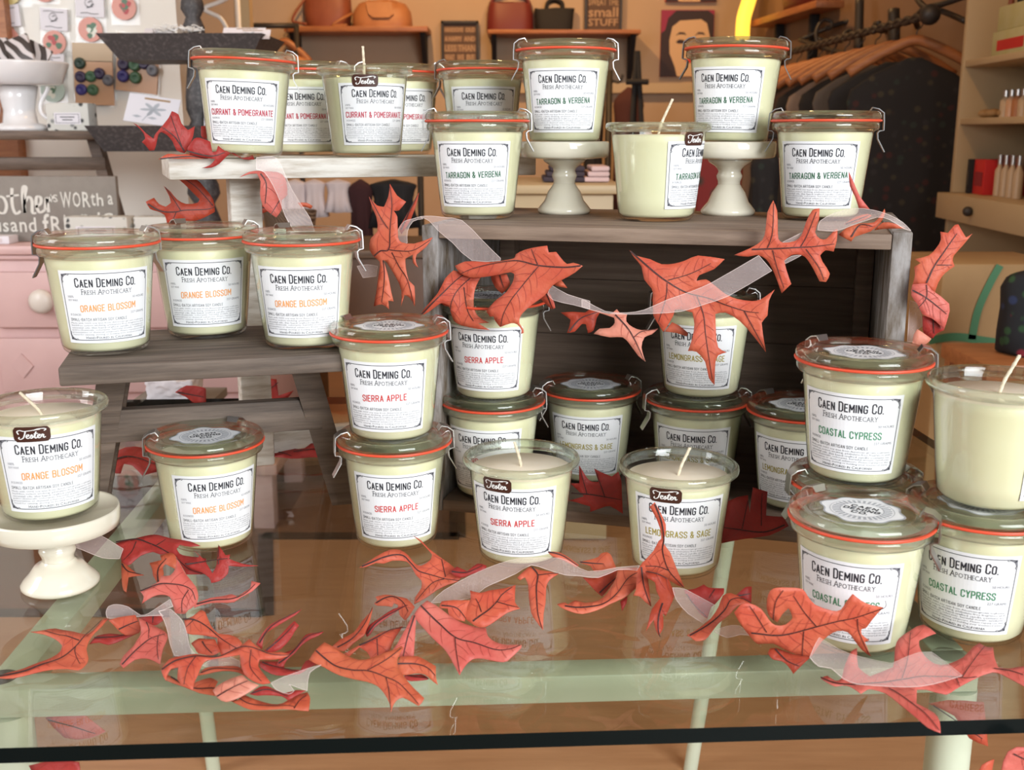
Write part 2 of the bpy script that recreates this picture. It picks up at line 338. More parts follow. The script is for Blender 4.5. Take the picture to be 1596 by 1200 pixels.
def stroke2d(bm, pts, w, f, mi, k=5, taper=True):
    """a pen stroke along xy points, as a strip"""
    P = smoothline([(x, y, 0) for x, y in pts], k) if len(pts) > 2 else [Vector((x, y, 0)) for x, y in pts]
    prev = None
    for i, p in enumerate(P):
        d = (P[min(i+1,len(P)-1)]-P[max(i-1,0)])
        if d.length < 1e-9: continue
        d.normalize(); nrm = Vector((-d.y, d.x, 0))
        wd = w*(.55+.45*abs(d.y)) if taper else w
        a, b = bm.verts.new(f(*(p+nrm*wd/2).xy)), bm.verts.new(f(*(p-nrm*wd/2).xy))
        if prev:
            try: bm.faces.new((prev[0], a, b, prev[1])).material_index = mi
            except ValueError: pass
        prev = (a, b)
# ================================================================== CANDLE JARS
JR = .0525
PROF_OUT = [(0,.0012),(.030,.0005),(.0345,.0015),(.0368,.004),(.0378,.0075),(.0400,.028),(.0422,.049),(.0444,.070),(.0462,.0855)]
def rbody(z):
    p = PROF_OUT[3:]
    for (r0, z0), (r1, z1) in zip(p, p[1:]):
        if z <= z1: return r0+(r1-r0)*(z-z0)/(z1-z0)
    return p[-1][0]
def jar_mesh(open_):
    bm = bmesh.new()
    flange = [(.0475,.0868),(.0505,.0876),(.0514,.0895),(.0514,.0925),(.0508,.0945),(.0494,.0952),(.0478,.0948)]
    if open_: flange = [(.0475,.0862),(.0500,.0872),(.0516,.0890),(.0520,.0912),(.0514,.0935),(.0500,.0948),(.0484,.0945),(.0474,.0930)]
    inner = [(.0459,.0860),(.0441,.070),(.0419,.049),(.0397,.028),(.0372,.0070),(.034,.0040),(0,.0030)]
    prof = PROF_OUT+flange+inner
    mis = []
    for i in range(len(prof)-1): mis.append(1 if prof[i][1] >= .0854 and prof[i+1][1] >= .0854 else 0)
    lathe(bm, prof, 56, mis=mis)
    me = fin('tmp', bm, [M['jar'], M['rim']], smooth='all').data
    return me
def take(o):
    me = o.data; bpy.data.objects.remove(o); return me
def mesh_of(bm, mats, smooth='all', recalc=True):
    return take(fin('tmp', bm, mats, smooth=smooth, recalc=recalc))
def wax_mesh(top):
    bm = bmesh.new()
    prof = [(0,.0038),(.0335,.0046),(.0366,.0076)]+[(rbody(z)-.0005, z) for z in (.02,.035,.05,.065,.075,.084) if z < top-.003]
    rt = (rbody(min(top,.085))-.0006)
    prof += [(rt,top-.002),(rt-.0012,top),(0,top+.0006)]
    mis = [0]*(len(prof)-3)+[0,1]
    lathe(bm, prof, 48, mis=mis[:len(prof)-1])
    return mesh_of(bm, [M['wax'], M['waxtop']], 60)
def lid_mesh():
    bm = bmesh.new()
    prof = [(0,.0985),(.036,.0982),(.045,.0975),(.0515,.0976),(.0526,.0986),(.0527,.1010),(.0518,.1036),(.0500,.1052),(.0478,.1056),(.0455,.1050),(.0430,.1040),(.0405,.1038),(.0392,.1030),(.0385,.1018),(.037,.1014),(0,.1014)]
    lathe(bm, prof, 56); return mesh_of(bm, M['lid'])
def gasket_mesh():
    bm = bmesh.new()
    prof = [(.0450,.0952),(.0520,.0951),(.0531,.0957),(.0533,.0966),(.0529,.0974),(.0450,.0974),(.0450,.0952)]
    lathe(bm, prof, 56); return mesh_of(bm, M['gasket'], 50)
def clip_mesh():
    bm = bmesh.new()
    pth = [(.0405,.1046),(.0432,.1088),(.0492,.1074),(.0541,.1036),(.0547,.0962),(.0549,.0872),(.0512,.0866),(.0494,.0848),(.0500,.0790),(.0570,.0665)]
    th, wd = .0010, .0125; prev = None
    for i, (r, z) in enumerate(pth):
        a = Vector(pth[max(i-1,0)]); b = Vector(pth[min(i+1,len(pth)-1)]); d = (b-a).normalized(); n = Vector((-d.y, d.x))*th/2
        wv = wd*(.85 if i in (0,len(pth)-1) else 1)
        q = [bm.verts.new((r+s*n.x, y, z+s*n.y)) for s, y in ((1,-wv/2),(1,wv/2),(-1,wv/2),(-1,-wv/2))]
        if prev:
            for k in range(4): bm.faces.new((prev[k], prev[(k+1)%4], q[(k+1)%4], q[k]))
        else: bm.faces.new(q)
        prev = q
    bm.faces.new(prev[::-1])
    bmesh.ops.bevel(bm, geom=[e for e in bm.edges if len(e.link_faces) == 2 and e.calc_face_angle(0) < .9 and e.calc_face_angle(0) > .15], offset=.0006, segments=2, affect='EDGES')
    return mesh_of(bm, M['steel'], 35)
LW, LH, LZ0 = .0800, .0640, .0130
def lab_map(off, w=LW):
    def f(x, y):       # x 0..80 mm from label left, y 0..64 mm up
        z = LZ0 + y*.001; r = rbody(z)+off; a = (x*.001-LW/2)/.0425
        return Vector((r*math.sin(a), -r*math.cos(a), z))
    return f
FINE = ["Made with 100% soy wax from American-grown soybeans,","lead-free cotton wicking, phthalate-free fragrance and","essential oils, this hand-crafted candle contains no","petro-chemicals, colorants, harmful metals, synthetic","preservatives or chemical enhancers. Please repurpose this","vessel for canning, storing or holding your treasured items."]
def label_mesh(scent, name):
    bm = bmesh.new(); f0 = lab_map(.00025); f1 = lab_map(.00040)
    nx, ny = 28, 6
    g = [[bm.verts.new(f0(80*i/nx, 64*j/ny)) for i in range(nx+1)] for j in range(ny+1)]
    for j in range(ny):
        for i in range(nx): bm.faces.new((g[j][i], g[j][i+1], g[j+1][i+1], g[j+1][i]))
    # border line with rounded-in corners
    def line(pts, w, mi=1):
        pp = []
        for (a, b) in zip(pts, pts[1:]):
            n = max(1, int(math.hypot(b[0]-a[0], b[1]-a[1])/4)); pp += [(a[0]+(b[0]-a[0])*t/n, a[1]+(b[1]-a[1])*t/n) for t in range(n)]
        pp.append(pts[-1]); stroke2d(bm, pp, w, f1, mi, 1, False)
    x0, x1, y0, y1, c = 2.6, 77.4, 2.8, 61.2, 5.0
    line([(x0+c,y0),(x1-c,y0)], .55); line([(x0+c,y1),(x1-c,y1)], .55); line([(x0,y0+c),(x0,y1-c)], .55); line([(x1,y0+c),(x1,y1-c)], .55)
    for sx, sy, cx, cy in ((1,1,x0,y0),(-1,1,x1,y0),(1,-1,x0,y1),(-1,-1,x1,y1)):
        arc = [(cx+sx*(c*(1-math.sin(t*PI/16))), cy+sy*(c*(1-math.cos(t*PI/16)))) for t in range(9)]
        arc2 = [(cx+sx*(c-(p)), cy+sy*(c-(q))) for p, q in [(c*math.sin(t*PI/16), c*math.cos(t*PI/16)) for t in range(9)]]
        stroke2d(bm, [(cx+sx*c, cy), (cx+sx*c*.45, cy+sy*c*.12), (cx+sx*c*.12, cy+sy*c*.45), (cx, cy+sy*c)], .5, f1, 1, 3, False)
        # corner flourish: filled spandrel with a light eye and two curls
        vs = [bm.verts.new(f1(cx+sx*a, cy+sy*b)) for a, b in ((.2,c+1.2),(.2,.2),(c+1.2,.2),(c*.9,1.4),(c*.62,2.0),(2.6,2.6),(2.0,c*.62),(1.4,c*.9))]
        bm.faces.new(vs).material_index = 3
        stroke2d(bm, [(cx+sx*.6,cy+sy*.6),(cx+sx*2.4,cy+sy*2.4)], .7, f1, 1, 1, False)
        stroke2d(bm, [(cx+sx*c,cy+sy*.4),(cx+sx*(c+2),cy+sy*1.2),(cx+sx*(c+2.6),cy+sy*.3)], .6, f1, 1, 3)
        stroke2d(bm, [(cx+sx*.4,cy+sy*c),(cx+sx*1.2,cy+sy*(c+2)),(cx+sx*.3,cy+sy*(c+2.6))], .6, f1, 1, 3)
    block(bm, 'Caen Deming Co', 15.0, 63.0, 49.4, 57.6, f1, 1, .118, .82)
    put_text(bm, '.', 63.8, 64.9, 49.2, 50.3, f1, 1, .01)
    small_caps(bm, 'Fresh Apothecary', 19.5, 61.0, 43.2, 48.0, f1, 1, -.006, .78, True)
    put_text(bm, '100%', 6.5, 12.0, 40.4, 42.4, f1, 3); put_text(bm, 'SOY WAX', 6.5, 15.5, 37.4, 39.2, f1, 3)
    put_text(bm, '50 HOURS', 62.0, 74.5, 38.2, 40.2, f1, 3)
    nm = {'currant':('CURRANT & POMEGRANATE',6.5,73.5),'tarragon':('TARRAGON & VERBENA',10,70),'orange':('ORANGE BLOSSOM',17,64.5),'sierra':('SIERRA APPLE',20.5,60.5),'lemon':('LEMONGRASS & SAGE',10.5,69.5),'cypress':('COASTAL CYPRESS',15,65)}[scent]
    block(bm, nm[0], nm[1], nm[2], 28.4, 34.6, f1, 2, .135, 1, slope=.03 if scent in ('tarragon','orange','sierra') else 0)
    put_text(bm, '8 OUNCES', 6.5, 16.5, 24.6, 26.5, f1, 3); put_text(bm, '227 GRAMS', 60.0, 74.5, 24.6, 26.6, f1, 3)
    block(bm, 'SMALL-BATCH ARTISAN SOY CANDLE', 6, 56, 19.9, 22.5, f1, 1, .10, 1)
    for i, s in enumerate(FINE): put_text(bm, s, 5.5, 74.5, 17.0-2.05*i, 18.75-2.05*i, f1, 3, .0, 1)
    small_caps(bm, 'Hand-Poured in California', 18.5, 61.0, 3.9, 6.1, f1, 1, 0, .8)
    return mesh_of(bm, [M['paper'], M['ink'], M['ink_'+scent], M['fine']], False, recalc=False)
def badge_mesh():
    bm = bmesh.new(); z = .1018
    def f(x, y): return Vector((x*.001, y*.001, z+.0002))
    def shape(k, dz):
        pts = []
        for i in range(96):
            a = 2*PI*i/96; r = 27.5+1.6*math.cos(8*a)+1.0*math.cos(4*a)
            pts.append(bm.verts.new((r*k*math.cos(a)*.001*1.06, r*k*math.sin(a)*.001, z+dz)))
        return pts
    bm.faces.new(shape(1, -.00005)).material_index = 0
    def ring(r0, r1, mi, seg=None, dz=.00012):
        n = 64
        for i in range(n):
            if seg and not seg(i): continue
            a, b = 2*PI*i/n, 2*PI*(i+1)/n
            bm.faces.new([bm.verts.new((r*.001*math.cos(t), r*.001*math.sin(t), z+dz)) for r, t in ((r0,a),(r1,a),(r1,b),(r0,b))]).material_index = mi
    # dark scalloped outline
    n = 96; P = []
    for i in range(n):
        a = 2*PI*i/n; r = 27.5+1.6*math.cos(8*a)+1.0*math.cos(4*a); P.append((a, r))
    for i in range(n):
        (a, r), (b, s) = P[i], P[(i+1)%n]
        bm.faces.new([bm.verts.new((q*1.06*.001*math.cos(t), q*.001*math.sin(t), z+.00012)) for q, t in ((r*.955,a),(r,a),(s,b),(s*.955,b))]).material_index = 2
    ring(22.6,23.0,2); ring(15.6,21.2,2, lambda i: (i%2 == 0)); ring(15.2,15.7,2)
    for s, a, b, y in (('CAEN',-9.5,9.5,3.4),('DEMING',-13,13,-3.0),('CO',-5.0,4.4,-9.4)): block(bm, s, a, b, y, y+5.2, f, 1, .19, 1)
    put_text(bm, '.', 5.6, 6.8, -9.4, -8.2, f, 1)
    return mesh_of(bm, [M['paper'], M['ink'], M['greyink']], False)
TESTER = [ # a pen-written word, one list per stroke
 [(1.2,4.6),(0.4,6.6),(2.2,7.6),(4.5,6.9),(7.5,7.1),(11.5,7.6),(14.5,7.9)], [(5.6,6.9),(4.9,4.4),(3.8,2.0),(2.0,1.0),(0.9,1.7),(1.6,2.6)],
 [(5.6,2.6),(7.2,3.4),(7.3,4.3),(6.3,4.1),(5.7,2.6),(6.5,1.5),(8.0,2.2)], [(8.0,2.2),(9.2,4.2),(9.5,2.6),(8.9,1.5),(8.2,1.9)], [(9.2,1.9),(10.4,2.8),(12.0,6.4)],
 [(12.0,6.4),(11.0,3.0),(11.3,1.5),(12.4,2.2)], [(10.4,4.7),(13.0,5.0)], [(12.4,2.3),(13.9,3.3),(14.0,4.2),(13.1,4.0),(12.6,2.6),(13.3,1.5),(14.7,2.3)], [(14.7,2.3),(15.4,4.1),(16.2,3.7),(16.0,2.6),(16.3,1.6),(17.4,2.2)],
 [(10.5,7.3),(13,8.2),(16.5,8.3),(17.8,7.5),(16.6,6.7)]]
def tester_mesh():
    bm = bmesh.new(); cx, cy, w_, h_ = 28.5, 66.2, 25.5, 12.5
    def mk(off):
        def f(x, y):
            z = LZ0+y*.001; r = rbody(z)+off; a = (x*.001-LW/2)/.0425
            return Vector((r*math.sin(a), -r*math.cos(a), z))
        return f
    f0, f1 = mk(.0006), mk(.0008)
    nx = 14
    for i in range(nx):
        xa, xb = cx-w_/2+w_*i/nx, cx-w_/2+w_*(i+1)/nx
        def hh(x):
            e = min(x-(cx-w_/2), cx+w_/2-x); return h_/2-(2.6-math.sqrt(max(0,2.6**2-(2.6-min(e,2.6))**2)))
        bm.faces.new([bm.verts.new(f0(x, y)) for x, y in ((xa,cy-hh(xa)),(xb,cy-hh(xb)),(xb,cy+hh(xb)),(xa,cy+hh(xa)))])
    bmesh.ops.remove_doubles(bm, verts=bm.verts, dist=1e-6)
    for s in TESTER: stroke2d(bm, [(cx-w_/2+2.6+x*1.12, cy-h_/2+1.4+y*1.12) for x, y in s], 1.0, f1, 1, 5)
    return mesh_of(bm, [M['brown'], M['white']], False, recalc=False)
ME = {'jar':jar_mesh(False), 'jaro':jar_mesh(True), 'wax':wax_mesh(.0855), 'waxt':wax_mesh(.0830), 'lid':lid_mesh(), 'gasket':gasket_mesh(), 'clip':clip_mesh(), 'badge':badge_mesh(), 'tester':tester_mesh()}
for o_ in list(bpy.data.objects):
    if o_.name.startswith('tmp'): bpy.data.objects.remove(o_)
for s_ in INKS: ME['lab_'+s_] = label_mesh(s_, s_)
def wick_mesh(dx, dy, h):
    bm = bmesh.new(); pts = smoothline([(0,0,.0830),(dx*.25,dy*.25,.0830+h*.35),(dx*.65,dy*.65,.0830+h*.7),(dx,dy,.0830+h)], 5)
    tube(bm, pts, .0013, 8)
    for k in range(2):   # the braid's two twisted strands
        tw = [p+Vector((math.cos(i*1.1+k*PI), math.sin(i*1.1+k*PI), 0))*.0008 for i, p in enumerate(pts)]; tube(bm, tw, .0008, 6)
    return mesh_of(bm, M['wick'])
def candle(loc, scent, yaw, label, clips=(5,185), group=None, tester=None, tilt=0, lidrot=0, badge=True):
    """yaw: degrees the paper label is turned to the right of the line to the camera"""
    face = math.atan2(loc[0], loc[1])
    t = thing('candle_jar', loc, label, 'candle', group); t.rotation_euler = (0, math.radians(tilt), 0)
    a = math.radians(yaw)-face
    obj('glass_jar', ME['jaro' if tester else 'jar'], t)
    obj('wax', ME['waxt' if tester else 'wax'], t)
    lab = obj('paper_label', ME['lab_'+scent], t); lab.rotation_euler = (0, 0, a)
    if tester:
        st = obj('tester_sticker', ME['tester'], t); st.rotation_euler = (0, 0, a)
        obj('wick', wick_mesh(*tester), t)
    else:
        li = obj('glass_lid', ME['lid'], t)
        if badge:
            bd = obj('lid_label', ME['badge'], li); bd.rotation_euler = (0, 0, math.radians(lidrot)-face)
        obj('rubber_gasket', ME['gasket'], t)
        for c in clips:
            k = obj('spring_clip', ME['clip'], t); k.rotation_euler = (0, 0, math.radians(c)-face)
    return t
HT, HC, HS, HW = .372, .0845, .191, .0255          # heights below the lens: glass table, crate top, grey step, white shelf
ZT, ZCR, ZS, ZW = ZC-HT, ZC-HC, ZC-HS, ZC-HW
def away(p, r):
    d = Vector((p.x, p.y, 0)).normalized(); return Vector((p.x, p.y, p.z)) + d*r
def base(px, py, z, r=.0355): return away(onz(px, py, z), r)
def ringp(px, py, zb):
    p = away(onz(px, py, zb+.0963), .053); return Vector((p.x, p.y, zb))
def zmode(px, Z, z):
    h = ZC-z; return Vector(((px-798)/FPX*Z, (Z-h*math.sin(TH))/math.cos(TH), z))
G = {k: 'scented candles with %s lettering' % v for k, v in {'currant':'crimson','tarragon':'dark green','orange':'orange','sierra':'red','lemon':'olive','cypress':'sea green'}.items()}
JP = {}
def J(key, loc, *a, **k): JP[key] = loc; return candle(loc, *a, **k)
STK = .1020   # a jar's foot sits in the lid below it
# white shelf
J('w1', zmode(383,1.144,ZW+.0015), 'currant', -5, 'leftmost crimson-lettered candle jar on the white shelf, tipped by leaves under it', (-4,176), G['currant'], tilt=2.2)
J('w2', zmode(480,1.30,ZW), 'currant', -5, 'crimson-lettered candle jar half hidden behind the leftmost jar on the white shelf', (20,200), G['currant'])
J('w3', zmode(572,1.205,ZW), 'currant', 16, 'open crimson-lettered tester candle with upright wick on the white shelf', None, G['currant'], tester=(-.001,.0,.034))
J('w4', zmode(625,1.345,ZW), 'currant', 10, 'crimson-lettered candle jar mostly hidden behind the tester on the white shelf', (8,188), G['currant'])
J('w5', zmode(752,1.29,ZW), 'currant', 3, 'candle jar at the right end of the white shelf, its lower half hidden', (-8,172), G['currant'])
# crate top
J('c1', base(745,343,ZCR), 'tarragon', -8, 'dark-green-lettered candle jar at the left end of the crate top', (2,182), G['tarragon'])
J('c2', base(1022,347,ZCR), 'tarragon', 66, 'open tester candle on the crate top turned so its label faces right', None, G['tarragon'], tester=(.0135,.004,.034))
J('c3', base(1277,346,ZCR), 'tarragon', -7, 'dark-green-lettered candle jar at the right end of the crate top', (2,182), G['tarragon'])
# grey step
J('s1', base(168,556,ZS), 'orange', 5, 'orange-lettered candle jar at the left end of the grey step', (20,166), G['orange'], badge=False)
J('s2', base(325,530,ZS), 'orange', 0, 'orange-lettered candle jar set back in the middle of the grey step', (118,12), G['orange'], badge=False)
J('s3', base(478,548,ZS), 'orange', -6, 'orange-lettered candle jar at the right end of the grey step', (112,8), G['orange'], badge=False)
# glass table
J('o1', base(332,863,ZT), 'orange', 11, 'orange-lettered lidded candle jar on the glass below the grey step', (176,52), G['orange'], lidrot=6)
J('a1', base(619,862,ZT), 'sierra', 0, 'lower red-lettered candle jar of the front two-jar stack', (8,188), G['sierra'])
J('a2', JP['a1']+Vector((-.002,-.001,STK)), 'sierra', -9, 'upper red-lettered candle jar of the front two-jar stack', (8,152), G['sierra'], lidrot=-4)
J('a3', base(812,888,ZT), 'sierra', -12, 'open red-lettered tester candle on the glass in front of the crate', None, G['sierra'], tester=(-.006,.003,.022))
J('l1', base(1051,906,ZT), 'lemon', 3, 'open olive-lettered tester candle on the glass with a leaf across its label', None, G['lemon'], tester=(.010,.004,.024))
J('k1', base(1326,1026,ZT), 'cypress', -11, 'green-lettered candle jar nearest the lens with a leaf over its label', (-8,140), G['cypress'], lidrot=-18)
J('k2', base(1508,1009,ZT), 'cypress', -13, 'green-lettered candle jar at the right edge with an open tester stacked on it', (45,168), G['cypress'])
J('k3', JP['k2']+Vector((.006,.004,STK)), 'cypress', 86, 'open tester candle stacked on a jar at the right edge, label turned away', None, G['cypress'], tester=(.014,.004,.028))
J('k4', ringp(1330,782,ZT), 'cypress', -8, 'lower candle jar of the right-hand stack, mostly hidden behind the front jar', (24,200), G['cypress'])
J('k5', JP['k4']+Vector((-.001,-.002,STK)), 'cypress', -10, 'green-lettered candle jar on top of the stack beside the crate corner', (5,142), G['cypress'], lidrot=-10)
# inside the crate
ZB = ZT+.012
J('b1', ringp(768,645,ZB), 'sierra', -15, 'lower red-lettered candle jar of the stack inside the crate', (12,140), G['sierra'])
J('b2', JP['b1']+Vector((.001,-.001,STK)), 'sierra', -15, 'upper red-lettered candle jar inside the crate under the hanging leaf', (2,140), G['sierra'])
J('b3', ringp(920,625,ZB), 'lemon', -6, 'single olive-lettered candle jar at the back of the crate', (18,198), G['lemon'], lidrot=0)
J('b4', ringp(1086,642,ZB), 'lemon', -6, 'lower olive-lettered candle jar of the stack inside the crate', (15,195), G['lemon'])
J('b5', JP['b4']+Vector((.003,0,STK)), 'lemon', -9, 'upper olive-lettered candle jar inside the crate behind the large hanging leaf', (12,192), G['lemon'])
J('b6', ringp(1248,660,ZB), 'lemon', -12, 'olive-lettered candle jar in the crate partly hidden by the right-hand stack', (20,140), G['lemon'], lidrot=-5)
# ------------------------------------------------------------------ ceramic pedestals
def pedestal(loc, s, label, h=.076):
    t = thing('cake_pedestal', loc, label, 'pedestal', 'cream ceramic pedestals')
    bm = bmesh.new(); R = .0475*s
    lathe(bm, [(0,h-.004),(R*.93,h-.004),(R*.955,h-.001),(R*.985,h),(R,h-.002),(R*1.0,h-.010),(R*.98,h-.0155),(R*.93,h-.017),(R*.5,h-.0185),(0,h-.0185)], 56); fin('plate', bm, M['ceramic'], t, 'all')
    bm = bmesh.new(); k = s
    lathe(bm, [(0,h-.0186),(.0235*k,h-.0187),(.0215*k,h-.0215),(.0160*k,h-.025),(.0128*k,h-.028),(.0116*k,h-.031),(.0126*k,h-.0333),(.0136*k,h-.0355),(.0130*k,h-.038),(.0117*k,h-.041),(.0117*k,h-.044)], 40); fin('stem', bm, M['ceramic'], t, 'all')
    bm = bmesh.new()
    lathe(bm, [(.0117*k,h-.0441),(.0140*k,h-.048),(.0175*k,(h-.048+.0145)/2+.002),(.0215*k,.0135),(.0258*k,.0085),(.0285*k,.005),(.0288*k,.0025),(.027*k,0),(0,0)], 40); fin('foot', bm, M['ceramic'], t, 'all')
    return t
p1 = base(879,335,ZCR,.026); pedestal(p1, 1.0, 'cream ceramic pedestal in the middle of the crate top, beside the left jar')
J('c4', p1+Vector((0,0,.0722)), 'tarragon', -4, 'dark-green-lettered candle jar on the left pedestal of the crate top', (3,183), G['tarragon'])
p2 = base(1134,337,ZCR,.026); pedestal(p2, 1.0, 'cream ceramic pedestal on the crate top behind the open tester')
J('c5', p2+Vector((0,0,.0722)), 'tarragon', -14, 'dark-green-lettered candle jar on the right pedestal of the crate top', (-4,176), G['tarragon'], tilt=1.0)
p3 = base(97,933,ZT,.03); pedestal(p3, 1.10, 'large cream ceramic pedestal standing on the glass at the left edge', .068)
J('o2', p3+Vector((-.003,.004,.0642)), 'orange', 4, 'open orange-lettered tester candle on the left front pedestal', None, G['orange'], tester=(-.022,.012,.016))
# ================================================================== CRATE, STEP, WHITE SHELF
cA, cB = onz(657,349,ZCR), onz(1423,366,ZCR)
CY = math.atan2(cB.y-cA.y, cB.x-cA.x); CW = (cB-cA).length; CH = ZCR-ZT; CD = .25
crate = thing('wooden_crate', (cA.x, cA.y, ZT), 'weathered wooden crate lying on its side with candles on and inside it', 'crate', rz=CY)
def cbox(name, x0, x1, y0, y1, z0, z1, m, bev=.0012): return box(name, ((x0+x1)/2,(y0+y1)/2,(z0+z1)/2), (x1-x0,y1-y0,z1-z0), m, crate, bev=bev)
cbox('top_panel', .0165, CW-.0165, .001, CD, CH-.0135, CH, M['cratetop'])
cbox('bottom_panel', .0165, CW-.0165, .001, CD, 0, .0118, M['cratewood'])
cbox('side_panel', 0, .0162, 0, CD, 0, CH-.001, M['crateend']); cbox('side_panel', CW-.0162, CW, 0, CD, 0, CH+.002, M['crateend'])
for i in range(4):
    z0 = .0125+i*(CH-.027)/4; cbox('back_slat', .017, CW-.017, CD-.009, CD, z0, z0+(CH-.027)/4-.0001, M['cratewood'], .0015)
for x in (.0168, CW-.0345): cbox('corner_post', x, x+.0175, CD-.034, CD-.0095, .0125, CH-.0145, M['cratewood'])
CN = Vector((math.sin(CY), -math.cos(CY), 0))      # the crate's outward front normal
sA, sB = onz(90,573,ZS), onz(541,551,ZS)
SY = math.atan2(sB.y-sA.y, sB.x-sA.x); SW = (sB-sA).length; SH = ZS-ZT
stool = thing('step_stool', (sA.x, sA.y, ZT), 'low grey weathered step stool carrying three orange-lettered candles', 'stool', rz=SY)
def sbox(name, x0, x1, y0, y1, z0, z1, m, bev=.001, par=None): return box(name, ((x0+x1)/2,(y0+y1)/2,(z0+z1)/2), (x1-x0,y1-y0,z1-z0), m, par or stool, bev=bev)
sbox('step_board', 0, SW, 0, .17, SH-.0165, SH, M['greywood'], .0018)
def sleg(x0, y0, x1, y1):
    bm = bmesh.new(); v = []
    for (x, y, z) in ((x0,y0,SH-.0168),(x1,y1,0)):
        v.append([bm.verts.new((x+a*.013, y+b*.009, z)) for a, b in ((-1,-1),(1,-1),(1,1),(-1,1))])
    bm.faces.new(v[0]); bm.faces.new(v[1][::-1])
    for k in range(4): bm.faces.new((v[0][k], v[1][k], v[1][(k+1)%4], v[0][(k+1)%4]))
    fin('leg', bm, M['greywood'], stool)
sleg(SW-.036,.085,SW+.004,.125); sleg(.036,.085,-.004,.125); sleg(SW-.036,.155,SW+.004,.20); sleg(.036,.155,-.004,.20)
sbox('stretcher', .0175, SW-.0175, .092, .106, SH-.093, SH-.062, M['greywood'])
# white shelf
wA = zmode(262, 1.105, ZW); WY = math.radians(20); WL = .40
bench = thing('display_bench', (wA.x, wA.y, ZT), 'narrow distressed white bench shelf carrying the crimson-lettered candles', 'shelf', rz=WY)
WH = ZW-ZT
box('top_board', (WL/2,.075,WH-.0105), (WL,.15,.021), M['whitewood'], bench, bev=.0015)
box('leg', (.080,.06,(WH-.0215)/2), (.034,.034,WH-.0215), M['whitewood'], bench, bev=.003)
box('leg', (WL-.05,.06,(WH-.0215)/2), (.034,.034,WH-.0215), M['whitewood'], bench, bev=.003)
box('stretcher', ((WL+.03)/2,.06,.022), (WL-.164,.018,.03), M['whitewood'], bench, bev=.002)
WN = Vector((math.sin(WY), -math.cos(WY), 0))
# ================================================================== TABLE
g0, g1 = onz(0,1166,ZT), onz(1596,1120,ZT); TY = math.atan2(g1.y-g0.y, g1.x-g0.x)
table = thing('glass_table', (0, onz(798,1143,ZT).y, 0), 'pale green metal table with a dark-edged glass top', 'table', rz=TY)
gt = .0105; GX0, GX1, GD = -.52, .56, .92
bm = bmesh.new(); bx(bm, ((GX0+GX1)/2, GD/2, ZT-gt/2), (GX1-GX0, GD, gt)); bm.normal_update()
for f in bm.faces: f.material_index = 0 if abs(f.normal.z) > .5 else 1
fin('glass_top', bm, [M['tableglass'], M['glassedge']], table)
RX0, RX1, RY0, RY1, RH = -.372, .352, .094, .80, .022; zr = ZT-gt-.0006
def tbox(name, x0, x1, y0, y1, z0, z1, m=None): return box(name, ((x0+x1)/2,(y0+y1)/2,(z0+z1)/2), (x1-x0,y1-y0,z1-z0), m or M['celadon'], table, bev=.002)
fr = tbox('front_rail', RX0, RX1, RY0, RY0+.026, zr-RH, zr); tbox('rear_rail', RX0, RX1, RY1-.026, RY1, zr-RH, zr)
sr = tbox('side_rail', RX0, RX0+.026, RY0+.0265, RY1-.0265, zr-RH, zr); tbox('side_rail', RX1-.026, RX1, RY0+.0265, RY1-.0265, zr-RH, zr)
for x, y in ((RX0+.014,RY0+.013),(RX1-.012,RY0+.013)):
    bm = bmesh.new(); lathe(bm, [(0,0),(.013,0),(.0145,.02),(.0165,.3),(.0165,zr-RH-.001),(0,zr-RH-.001)], 24, (x,y,0)); fin('leg', bm, M['celadon'], table, 50)
def wl(p): return table.matrix_basis.inverted() @ p
bpy.context.view_layer.update()
for (xa, ya, xb, yb) in ((1160,672,1076,1200),(265,672,333,1200)):
    bm = bmesh.new(); tube(bm, [wl(onz(xa,ya,zr-RH*.5)), wl(onz(xb,yb,0.0))], .0105, 16); fin('leg', bm, M['celadon'], table, 50)
# suction pads between the frame corners and the glass
for x, y in ((RX0+.008,RY0+.02),(RX1-.016,RY0+.018)):
    bm = bmesh.new(); lathe(bm, [(0,0),(.012,0),(.011,.0005),(0,.0005)], 24, (x,y,zr+.00003)); fin('corner_pad', bm, M['chip'] if x < 0 else M['clear'], table)
# ================================================================== OAK LEAF GARLANDS
S5 = 1596/320
CROP = {'A':(0,820,S5),'B':(200,900,S5),'C':(440,820,S5),'D':(560,880,S5),'E':(760,820,S5),'F':(960,780,S5),'G':(1080,880,S5),'H':(1276,940,S5),
        'I':(200,150,6.65),'J':(220,260,5.7),'K':(540,270,6.65),'L':(640,360,5.7),'M':(860,370,4.433),'N':(1140,250,S5),'O':(1340,320,5.0),
        'P':(150,570,3.871),'Q':(380,230,4.443),'R':(650,550,3.99),'U':(950,550,3.99),'S':(0,800,2.989)}
def cpx(c, pts):
    x0, y0, s = CROP[c]; return [(x0+x/s, y0+y/s) for x, y in pts]
def soften(P):
    out = []; n = len(P)
    def ang(i):
        a, b, c = Vector(P[i-1]), Vector(P[i]), Vector(P[(i+1)%n]); u, v = b-a, c-b
        return u.angle(v) if u.length > 0 and v.length > 0 else 0
    A = [ang(i) for i in range(n)]
    for i in range(n):
        out.append(P[i]); j = (i+1)%n
        p0, p1, p2, p3 = (Vector(P[(i+k)%n]) for k in (-1,0,1,2))
        if (p2-p1).length > 4:
            t0 = (p2-p0)*.5 if A[i] < 1.0 else (p2-p1); t1 = (p3-p1)*.5 if A[j] < 1.0 else (p2-p1)
            ll = (p2-p1).length
            for t in (t0, t1):
                if t.length > ll: t *= ll/t.length
            q = (p1+p2)*.5+(t0-t1)*.125; out.append(tuple(q))
    return out
